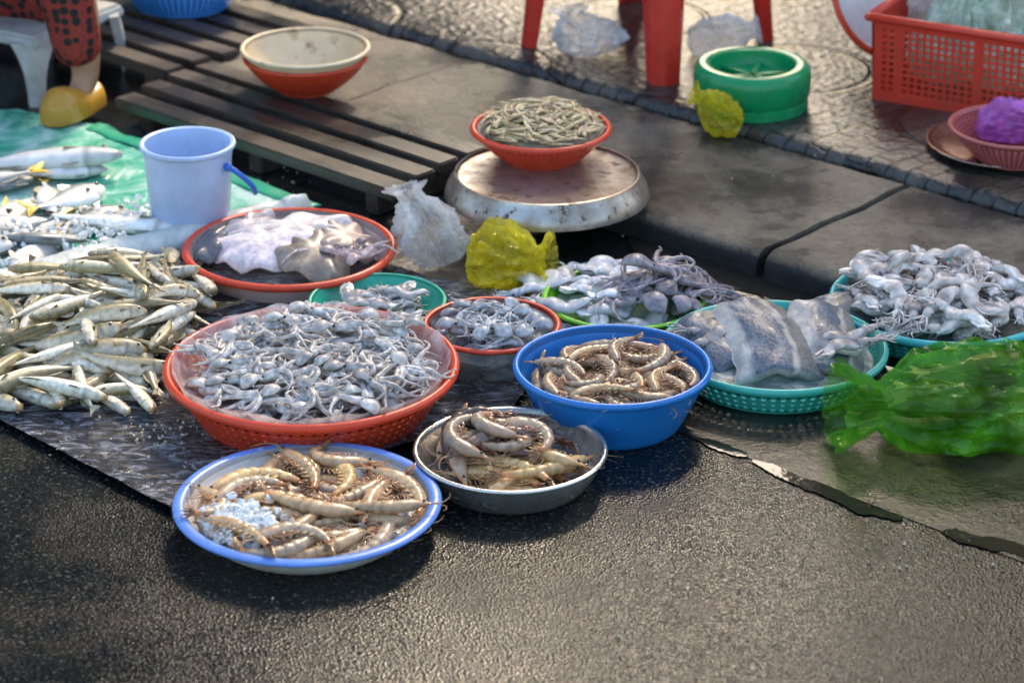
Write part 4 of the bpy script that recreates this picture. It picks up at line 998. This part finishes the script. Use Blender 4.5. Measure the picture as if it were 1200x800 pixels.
# basket of small dried fish on the lid
sm = [make_small(.046, .0042, b, i) for i, b in enumerate((.3, -.9, 1.3, 0, .7, -.4))]
mb_ = lambda k: .050+.036*(1-k*k)
ln = bed_mesh('paper_liner', shr, mb_, M('damp_tan_liner', (.22, .18, .12), .6, .3, 60), .004, 60, .93); tag(ln, 'damp tan liner under the dried fish in the basket on the lid', 'liner')
pm = vpile(shr, mb_)
heap(pm, sm, 290, disc(shr, .84), 'tiny tan dried fish in the basket on the metal lid', 'dried fish', 'dried fish in the basket on the lid', lambda x, y: .035*(1-((x-shr.p.x)**2+(y-shr.p.y)**2)/shr.R**2), 4, tilt=.9, rs=random.Random(27))
drop(ocA+ocB+sqC+ocD+sqD+sqE+sm)

# --- loose slim fish on the black sheet
OL, SI, BE = (.24, .20, .10), (.54, .465, .30), (.82, .76, .62)
fA = [make_fish('slim_fish', .148+.006*(i % 3), .0285+.002*(i % 2), .0225, b, M_FISH, M_FIN, tuple(x*(.8+.1*(i % 4)) for x in OL), SI, BE, ((.45, .22, .05), (.35, .28, .16), (.20, .15, .10))[i % 3], seed=i) for i, b in enumerate((0, .45, -.4, .9, -.85, .2, 1.3, -.15, .65, -.6))]
poly = [at(*p, .02) for p in ((-90, 352), (0, 348), (100, 332), (205, 316), (258, 338), (215, 395), (196, 430), (190, 468), (60, 478), (-20, 475), (-90, 455))]
def inside(x, y, P=poly):
    c = False; j = len(P)-1
    for i in range(len(P)):
        if (P[i].y > y) != (P[j].y > y) and x < (P[j].x-P[i].x)*(y-P[i].y)/(P[j].y-P[i].y)+P[i].x: c = not c
        j = i
    return c
def samp(r):
    while True:
        x, y = r.uniform(-.98, -.40), r.uniform(3.6, 4.4)
        if inside(x, y) and all((Vector((x, y))-(a.xy+(b.xy-a.xy)*max(0, min(1, (Vector((x, y))-a.xy).dot(b.xy-a.xy)/(b.xy-a.xy).length_squared)))).length > .085 for a, b in zip(hp, hp[1:])): return x, y
def floor_f(X, Y):
    h = np.full(X.shape, .014)
    for v in (bigred, redtray):
        r = np.hypot(X-v.p.x, Y-v.p.y); h = np.where(r < v.R, .20, h)
    # the rolled hem of the tarp holds the heap back
    for a, b in zip(hp, hp[1:]):
        t = np.clip(((X-a.x)*(b.x-a.x)+(Y-a.y)*(b.y-a.y))/((b-a).length_squared), 0, 1); d = np.hypot(X-a.x-t*(b.x-a.x), Y-a.y-t*(b.y-a.y)); h = np.where(d < .03, .06, h)
    return h
pf_ = Pile(-1.15, -.3, 3.45, 4.5, floor_f, .004)
heap(pf_, fA, 172, samp, 'slim olive backed silver fish in the loose heap on the dark plastic sheet', 'fish', 'slim fish heaped on the dark sheet',
     lambda x, y: .050*math.exp(-((x+.66)/.24)**2-((y-3.98)/.24)**2), 7, lambda r, x, y: (r.gauss(2.9, .7) if r.random() < .65 else r.uniform(0, 3.1))+(math.pi if r.random() < .5 else 0), .45, .32, 1.0, random.Random(31), (.72, 1.12))
drop(fA)
# --- silver fish with yellow fins and ice on the green tarp
fB = [make_fish('silver_fish', .17, .062, .026, b, M_SILV, M_YFIN, (.20, .22, .22), (.62, .62, .58), (.80, .79, .76), (.45, .44, .40), True, seed=20+i) for i, b in enumerate((0, .3, -.3))]
pS = Pile(-1.3, -.4, 4.0, 5.1, lambda X, Y: np.full(X.shape, .026), .004)
sp = [(-30, 262), (20, 250), (55, 275), (20, 215), (60, 235), (-20, 220), (45, 305), (8, 295), (70, 205), (110, 262), (85, 240), (-40, 300), (15, 268), (60, 290)]
it = iter(sp)
def nx(r): q = at(*next(it), .03); return q.x, q.y
heap(pS, fB, len(sp), nx, 'deep bodied silver fish with yellow fins among ice on the green tarp', 'fish', 'silver fish on the green tarp', None, 1, lambda r, x, y: r.gauss(.9, .7)+(math.pi if r.random() < .4 else 0), .4, .3, .5, random.Random(33))
big = make_fish('large_fish', .30, .062, .04, .12, M_SILV, M_EYE, (.10, .12, .14), (.66, .67, .66), (.82, .81, .78), (.3, .3, .3), seed=77)
q = at(45, 193, .045); heap(pS, [big], 1, lambda r: (q.x, q.y), 'long white bellied fish at the back edge of the green tarp', 'fish', None, None, 1, lambda r, x, y: math.pi+.12, rs=random.Random(1))
lg = make_fish('large_fish', .25, .05, .03, -.25, M_SILV, M_EYE, (.12, .13, .14), (.60, .60, .57), (.80, .79, .75), (.3, .3, .3), seed=78)
q = at(140, 260, .04); heap(pS, [lg], 1, lambda r: (q.x, q.y), 'pale dark tailed fish lying beside the bucket on the green tarp', 'fish', None, None, 1, lambda r, x, y: math.pi-.25, rs=random.Random(1))
drop(fB)
mb = MB(); rs = random.Random(9)
P_ = []
for (px, py, s, n) in ((40, 285, 30, 200), (120, 270, 35, 150), (5, 300, 25, 100), (165, 258, 16, 40)):
    for _ in range(n): q = at(px+rs.gauss(0, s), py+rs.gauss(0, s*.35), .03); P_.append((q.x, q.y, .03+abs(rs.gauss(0, .010))))
chips(mb, P_, .0025, .0065, rs); tag(mb.build('ice_chips', M_ICE, smooth=False), 'crushed ice scattered among the silver fish on the green tarp', 'ice', kind='stuff')
# dark fish inside the green bag
fD = [make_fish('dark_fish', .15, .05, .03, b, flesh('dark_fish_skin', (.5, .45, .4), sss=0), M_FIN, (.025, .022, .02), (.07, .055, .04), (.22, .15, .08), (.1, .05, .03), True, seed=60+i) for i, b in enumerate((.2, -.3))]
q = at(1125, 500, 0); pD = Pile(q.x-.3, q.x+.3, q.y-.3, q.y+.3, lambda X, Y: np.full(X.shape, .012))
heap(pD, fD, 7, lambda r: (q.x-.005+r.uniform(-.045, .05), q.y+.012+r.uniform(-.02, .022)), 'dark fish showing through the large green plastic bag', 'fish', 'dark fish inside the green bag', None, 3, lambda r, x, y: r.choice((0, 3.1))+r.uniform(-.3, .3), rs=random.Random(35))
drop(fD)

# --- cut fish pieces in the teal colander
T = NT('cut_fish_skin')
at_ = T.n('Attribute', attribute_name='Col'); v = T.vor(150, 'F1', rand=.7)
c = T.mix(1., at_.outputs['Color'], T.ramp(T.noise(35, 6, .65), [(.3, .55), (.7, 1.15)]), 'MULTIPLY')
c = T.mix(T.rng(v, .25, .6, 0, .16), c, (.45, .48, .52))
T.l(c, T.b.inputs['Base Color']); T.set(Roughness=.42, Coat_Weight=.08, Coat_Roughness=.1, Specular_IOR_Level=.4); b1 = T.bump(v, .35, .0015); T.bump(T.noise(40, 4), .35, .005, b1)
M_CUT = T.mat
def fish_slab(L, rw, seed, arc=2.3, shift=0):
    mb = MB(); nu, nv = 36, 28; th = .016; g = {}
    def P(u, v, off):
        a = (u-.5)*arc; rr = (rw-off)*(1-.18*(v-.5)); x = rr*math.sin(a)*1.12; z = rr*math.cos(a)*.80-rw*.3; y = (v-.5)*L
        z += .006*noise3(u, v, seed, 4)-.10*(v-.5)**2*.5
        return (x+.01*math.sin(v*3+seed)+.004*noise3(v, u, seed, 9), y+.006*noise3(u, seed, 0, 6), z)
    FL, BL, DK, BR, EG = (.62, .56, .50), (.12, .155, .205), (.045, .06, .085), (.22, .18, .12), (.50, .45, .37)
    def colr(u, v):
        u = u+.03*noise3(u, v, seed, 7)+shift
        if u < .18: return FL
        if u < .24: return lerp3(FL, BL, (u-.18)/.06)
        if u < .58: return lerp3(BL, DK, .5+.5*noise3(u, v, seed+3, 5))
        if u < .63: return EG
        return lerp3(BR, BL, .4+.6*noise3(u, v, seed+9, 6))
    for s, off in ((0, 0), (1, th)):
        for i in range(nu+1):
            for j in range(nv+1): g[s, i, j] = mb.vert(P(i/nu, j/nv, off), colr(i/nu, j/nv) if s == 0 else (.66, .52, .48))
    for i in range(nu):
        for j in range(nv):
            mb.face((g[0, i, j], g[0, i+1, j], g[0, i+1, j+1], g[0, i, j+1])[::-1] if False else (g[0, i, j], g[0, i, j+1], g[0, i+1, j+1], g[0, i+1, j])[::-1]); mb.face((g[1, i, j], g[1, i, j+1], g[1, i+1, j+1], g[1, i+1, j]))
    for i in range(nu): mb.face((g[0, i, 0], g[0, i+1, 0], g[1, i+1, 0], g[1, i, 0])[::-1]); mb.face((g[0, i, nv], g[0, i+1, nv], g[1, i+1, nv], g[1, i, nv]))
    for j in range(nv): mb.face((g[0, 0, j], g[0, 0, j+1], g[1, 0, j+1], g[1, 0, j])[::-1]); mb.face((g[0, nu, j], g[0, nu, j+1], g[1, nu, j+1], g[1, nu, j]))
    return mb.build('fish_piece', M_CUT)
bt = lambda k: .030+.012*(1-k*k)
ln = bed_mesh('wet_film', teal, bt, F_LINER, .003, 50, .94); tag(ln, 'wet clear film under the cut fish of the teal colander', 'liner')
for (px, py, z, L, rw, rx, ry, rz, sd, sh, lb) in (
        (898, 402, .060, .195, .066, 13, 4, 8, 1, 0, 'blue grey skinned fish piece in the middle of the teal colander'),
        (968, 400, .055, .18, .056, 12, 12, -6, 2, -.1, 'pale grey fish piece lying at the right of the teal colander'),
        (836, 402, .048, .16, .050, 8, -16, 20, 3, .0, 'dark violet fish piece at the left of the teal colander behind the blue basin'),
        (985, 372, .040, .15, .045, 8, 20, -35, 4, .3, 'brownish fish piece at the back right of the teal colander')):
    o = fish_slab(L, rw, sd, shift=sh); q = at(px, py, z); o.location = q; o.rotation_euler = (R(rx), R(ry), R(rz)); tag(o, lb, 'fish piece')
sqF = [make_squid('squid_arm_piece', .085, .013, 90+i, (.62, .56, .53), (.34, .29, .27), M_SQ, .9*(i-1)) for i in range(3)]
pT = vpile(teal, bt)
sp2 = iter([(852, 380), (880, 376), (915, 378), (945, 380), (845, 388), (870, 384), (905, 374), (985, 404), (990, 415), (980, 428), (842, 394), (960, 380)])
def nx2(r): q = at(*next(sp2), .06); return q.x, q.y
heap(pT, sqF, 12, nx2, 'greyish pink squid tucked round the cut fish in the teal colander', 'squid', 'squids round the cut fish', None, 1, None, tilt=.12, rs=random.Random(36))
drop(sqF)

# --- flat pale cuttlefish and skate in the red rimmed tray
def wing(a, b, t, seed, c1, c2, wav=.008, name='cuttlefish'):
    mb = MB(); N, n = 22, 72; top = {}
    for s in (1, -1):
        for i in range(N+1):
            k = i/N
            for j in range(n):
                th = 2*math.pi*j/n; e = 1+.14*math.cos(th*2+seed)+.10*math.sin(3*th+seed)+.05*noise3(math.cos(th), math.sin(th), seed, 5)
                x, y = a*k*e*math.cos(th), b*k*e*math.sin(th)
                z = t*math.sqrt(max(0, 1-k**3))*(.9 if s > 0 else .0)+s*.0012+wav*k**3*math.sin(7*th+seed*2)+.35*t*noise3(x, y, seed, 22)*(1-k)-.35*(x*x+y*y)
                top[s, i, j] = mb.vert((x, y, z), lerp3(c1, c2, .5+.8*noise3(x, y, seed, 26)))
        for i in range(N):
            for j in range(n):
                q = (top[s, i, j], top[s, i+1, j], top[s, i+1, (j+1) % n], top[s, i, (j+1) % n]); mb.face(q if s > 0 else q[::-1])
    for j in range(n): mb.face((top[1, N, j], top[-1, N, j], top[-1, N, (j+1) % n], top[1, N, (j+1) % n]))
    return mb.build(name, M_SQ, merge=1e-6)
wz = redtray.p.z
for (px, py, z, a, b, t, rz, rx, ry, sd, c1, c2, lb) in (
        (310, 292, .040, .085, .062, .022, 15, 12, -6, 1, (.72, .66, .66), (.55, .46, .50), 'large pale violet cuttlefish at the middle of the red rimmed tray'),
        (246, 290, .034, .035, .06, .018, -25, 6, -14, 2, (.10, .115, .14), (.22, .22, .24), 'dark slate cuttlefish at the left of the red rimmed tray'),
        (372, 302, .036, .075, .058, .020, -30, 8, 12, 3, (.34, .28, .22), (.16, .13, .11), 'mottled brown cuttlefish at the front right of the red rimmed tray'),
        (405, 284, .040, .06, .06, .018, 30, 10, 14, 4, (.40, .30, .27), (.22, .18, .16), 'brownish pink cuttlefish at the right of the red rimmed tray'),
        (345, 272, .050, .10, .045, .018, 8, 12, 0, 5, (.70, .64, .60), (.46, .38, .38), 'long pale cuttlefish lying over the back of the red rimmed tray'),
        (292, 268, .048, .05, .03, .018, 40, 15, -8, 6, (.72, .64, .62), (.52, .42, .43), 'small pale cuttlefish at the back left of the red rimmed tray')):
    o = wing(a, b, t, sd, c1, c2); o.location = at(px, py, z); o.rotation_euler = (R(rx), R(ry), R(rz)); tag(o, lb, 'cuttlefish')
ocG = [make_octopus('small_cuttlefish', .03, .075, .005, 80+i, (.56, .46, .44), (.30, .22, .22), M_OCT) for i in range(2)]
pR = vpile(redtray, lambda k: .045)
sp3 = iter([(395, 270), (415, 280), (285, 262), (420, 300), (375, 285)])
def nx3(r): q = at(*next(sp3), .06); return q.x, q.y
heap(pR, ocG, 5, nx3, 'small pinkish cuttlefish with loose arms in the red rimmed tray', 'cuttlefish', 'small cuttlefish in the red rimmed tray', None, 1, rs=random.Random(3)); drop(ocG)

# ------------------------------------------------------------ seated person and small stool at the upper left
M_STOOL = plastic('grey_white_plastic', (.46, .48, .47), .4, ((.25, .25, .24), 14, .5, .8))
A, B = at(45, 126, 0), at(150, 82, 0); AB = B-A; pp_ = Vector((-AB.y, AB.x, 0)); C_, D_ = B+pp_, A+pp_; cs = (A+C_)/2; SZ = .128
ls = empty('low_stool', (cs.x, cs.y, 0)); tag(ls, 'low greyish white plastic stool under the seated person', 'stool')
for p in (A, B, C_, D_):
    q = p-cs; q.z = 0; mb = MB(); o_ = q.normalized(); s_ = Vector((-o_.y, o_.x, 0)); rows = []
    for k in range(7):
        u = k/6; c = q*(1-.12*u)+Vector((0, 0, SZ*u)); wd = .018+.030*u**2.5
        rows.append([mb.vert(c+s_*a*wd+o_*b*.012) for a, b in ((-1, -1), (-.9, .6), (0, 1), (.9, .6), (1, -1), (0, -.4))])
    for a, b in zip(rows, rows[1:]):
        for k in range(6): mb.face((a[k], a[(k+1) % 6], b[(k+1) % 6], b[k]))
    mb.face(rows[0][::-1]); mb.face(rows[-1]); mb.build('leg', M_STOOL, ls, auto=40)
mb = MB(); mb.box((0, 0, SZ+.002), (AB.length/2+.004, AB.length/2+.004, .012), math.atan2(AB.y, AB.x), taper=.95); mb.build('seat', M_STOOL, ls, smooth=False, bevel=.006)
def skin(name, joints, edges, mat, parent=None, root=0, sub=2):
    me = bpy.data.meshes.new(name); me.from_pydata([j[:3] for j in joints], edges, []); o = bpy.data.objects.new(name, me); col.objects.link(o)
    sk = o.modifiers.new('skin', 'SKIN'); sk.use_smooth_shade = True
    for i, j in enumerate(joints):
        v = me.skin_vertices[0].data[i]; r = j[3]; v.radius = (r, r) if not isinstance(r, tuple) else r; v.use_root = (i == root)
    ss = o.modifiers.new('sub', 'SUBSURF'); ss.levels = sub; ss.render_levels = sub
    dg = bpy.context.evaluated_depsgraph_get(); m2 = bpy.data.meshes.new_from_object(o.evaluated_get(dg)); o.modifiers.clear(); o.data = m2
    m2.materials.clear(); m2.materials.append(mat); m2.polygons.foreach_set('use_smooth', [True]*len(m2.polygons))
    if parent: o.parent = parent
    return o
M_SKIN = M('brown_skin', (.40, .22, .13), .45, .12, 30, .1, 120, sss=.15)
T = NT('patterned_cloth')
mp = T.n('Mapping'); T.l(T.coord(), mp.inputs[0]); mp.inputs['Scale'].default_value = (1, 1, 1)
v = T.vor(48, 'F1', mp.outputs[0], rand=.45); e = T.vor(48, 'DISTANCE_TO_EDGE', mp.outputs[0], rand=.45)
c = T.mix(T.rng(v, .40, .46, 1, 0), (.32, .030, .020), (.008, .007, .008)); c = T.mix(T.rng(e, .02, .05, .55, 0), c, (.05, .012, .010))
T.l(c, T.b.inputs['Base Color']); T.set(Roughness=.75); T.bump(T.noise(14, 4), .4, .01)
M_TROU = T.mat
M_SHIRT = M('dark_cloth', (.035, .030, .022), .8, .6, 40)
M_CLOG = plastic('yellow_clog', (.50, .25, .03), .35, ((.62, .42, .16), 12, .55, .75))
M_HAIR = M('black_hair', (.012, .010, .009), .4)
heel, toe = at(113, 134, .0), at(66, 160, 0); fd = (toe-heel).normalized(); ank = heel+fd*.025+Vector((0, 0, .075)); knee = ank+Vector((-.045, -.02, .34))
hipc = cs+Vector((-.01, .05, SZ+.085)); hl = hipc+Vector((.07, -.02, 0)); hr = hipc+Vector((-.08, .0, 0))
knee2 = hr+Vector((-.30, -.26, .20)); ank2 = knee2+Vector((-.02, -.06, -.41)); toe2 = ank2+Vector((-.04, -.14, -.05))
chest = hipc+Vector((-.02, -.12, .36)); neck = chest+Vector((0, -.04, .13)); head = neck+Vector((-.01, -.06, .13))
shl, shr_ = chest+Vector((.16, -.02, .06)), chest+Vector((-.16, -.02, .06)); el, er = shl+Vector((.06, -.14, -.22)), shr_+Vector((-.06, -.14, -.22)); wl, wr = el+Vector((-.12, -.18, .0)), er+Vector((.02, -.20, .0))
J = [(*hipc, .10), (*chest, .12), (*neck, .045), (*head, .085), (*(head+Vector((0, 0, .07))), .07), (*hl, .08), (*knee, .052), (*ank, .027), (*(toe-fd*.03+Vector((0, 0, .025))), .024), (*hr, .08), (*knee2, .052), (*ank2, .028), (*toe2, .026), (*shl, .05), (*el, .036), (*wl, .024), (*shr_, .05), (*er, .036), (*wr, .024), (*(ank+Vector((-.004, -.004, .13))), .042), (*(hipc+Vector((-.01, -.05, .17))), .105)]
E_ = [(0, 20), (20, 1), (1, 2), (2, 3), (3, 4), (0, 5), (5, 6), (6, 19), (19, 7), (7, 8), (0, 9), (9, 10), (10, 11), (11, 12), (1, 13), (13, 14), (14, 15), (1, 16), (16, 17), (17, 18)]
for wv, ev in ((wl, el), (wr, er)):
    d = (wv-ev).normalized(); sdv = d.cross(Vector((0, 0, 1))).normalized(); wi = 15 if wv is wl else 18
    pi_ = len(J); J.append((*(wv+d*.05), .022)); E_.append((wi, pi_))
    for k in range(5):
        a = len(J); off = sdv*(-.028+.014*k); ln_ = (.045, .065, .07, .064, .05)[k] if k else .035
        J.append((*(wv+d*(.078 if k else .04)+off*1.1), .009)); J.append((*(wv+d*(.078+ln_*.5)+off*1.25+Vector((0, 0, -.008))), .008)); J.append((*(wv+d*(.07+ln_)+off*1.3+Vector((0, 0, -.03))), .007))
        E_ += [(pi_, a), (a, a+1), (a+1, a+2)]
person = skin('person', J, E_, M_SKIN); tag(person, 'person in red and black patterned trousers and yellow clogs seated on a low stool', 'person')
hem = ank+Vector((-.008, -.004, .030))
skin('trousers', [(*hipc, .125), (*hl, .10), (*(knee+Vector((0, 0, .01))), .075), (*(hem.lerp(knee, .5)), .058), (*hem, .050), (*hr, .10), (*knee2, .075), (*(ank2+Vector((0, 0, .06))), .05), (*(hipc+Vector((0, -.02, .1))), .12), (*(hipc+Vector((.08, -.10, -.02))), .075), (*(hipc+Vector((.085, -.16, -.03))), .055)], [(0, 1), (1, 2), (2, 3), (3, 4), (0, 5), (5, 6), (6, 7), (0, 8), (0, 9), (9, 10)], M_TROU, person)
skin('shirt', [(*(hipc+Vector((0, -.02, .11))), .135), (*(hipc+Vector((-.01, -.06, .22))), .13), (*chest, .14), (*(chest+Vector((0, -.03, .09))), .07), (*shl, .065), (*el, .05), (*shr_, .065), (*er, .05)], [(0, 1), (1, 2), (2, 3), (2, 4), (4, 5), (2, 6), (6, 7)], M_SHIRT, person)
hm = MB(); hm.ball(head+Vector((0, .02, .045)), .105, 24, 16, sc=(.9, 1, 1)); hm.build('hair', M_HAIR, person)
def clog(hl_, tdir, a):
    mb = MB(); N = 22; rows = []; sdv = tdir.cross(Vector((0, 0, 1)))
    for i in range(N+1):
        u = i/N; L = .165; wdt = (.034+.016*u**.8)*(math.sin(math.pi*min(1, .13+u*.87+.001))**.35 if u > .5 else 1)*(1 if u > .08 else .7+3.5*u); hgt = .040 if u < .35 else .040+.022*math.sin((u-.35)/.65*math.pi*.75)-.022*max(0, (u-.75)/.25)
        if u > .98: wdt *= .6
        row = []
        for k in range(12):
            th = math.pi*k/11; row.append(mb.vert(hl_+tdir*(u*L)+sdv*(math.cos(th)*wdt)+Vector((0, 0, .004+math.sin(th)**.6*hgt))))
        row += [mb.vert(hl_+tdir*(u*L)+sdv*(-wdt*.9)+Vector((0, 0, .001))), mb.vert(hl_+tdir*(u*L)+sdv*(wdt*.9)+Vector((0, 0, .001)))]; rows.append(row)
    for x, y in zip(rows, rows[1:]):
        for k in range(14): mb.face((x[k], x[(k+1) % 14], y[(k+1) % 14], y[k]))
    mb.face(rows[0][::-1]); mb.face(rows[-1]); return mb.build('clog', M_CLOG, person, auto=50)
clog(heel+fd*.0+Vector((0, 0, .026)), fd, 0)
d2 = Vector((toe2.x-ank2.x, toe2.y-ank2.y, 0)).normalized(); clog(Vector((ank2.x, ank2.y, .0))-d2*.05, d2, 0)

# ------------------------------------------------------------ scraps on the ground
mb = MB(); rs = random.Random(5)
for (px, py, sx, sy, n, z) in ((290, 145, 60, 40, 26, .012), (300, 215, 50, 12, 20, .012), (690, 760, 120, 40, 4, .002), (1070, 655, 50, 14, 26, .002), (700, 240, 60, 20, 8, .012), (980, 170, 80, 30, 10, KZ), (330, 40, 90, 30, 8, KZ), (560, 110, 60, 30, 8, KZ), (190, 505, 26, 8, 60, .018), (140, 535, 60, 20, 12, .018), (930, 550, 60, 30, 5, .002), (430, 700, 250, 60, 7, .002), (700, 700, 250, 60, 7, .002)):
    for _ in range(n): q = at(px+rs.gauss(0, sx), py+rs.gauss(0, sy), z); chips(mb, [q], .0008, .0026, rs)
tag(mb.build('litter', M('pale_scrap', (.55, .48, .36), .5, .4, 200)), 'pale fish scraps and grit scattered on the wet ground', 'scraps', kind='stuff')
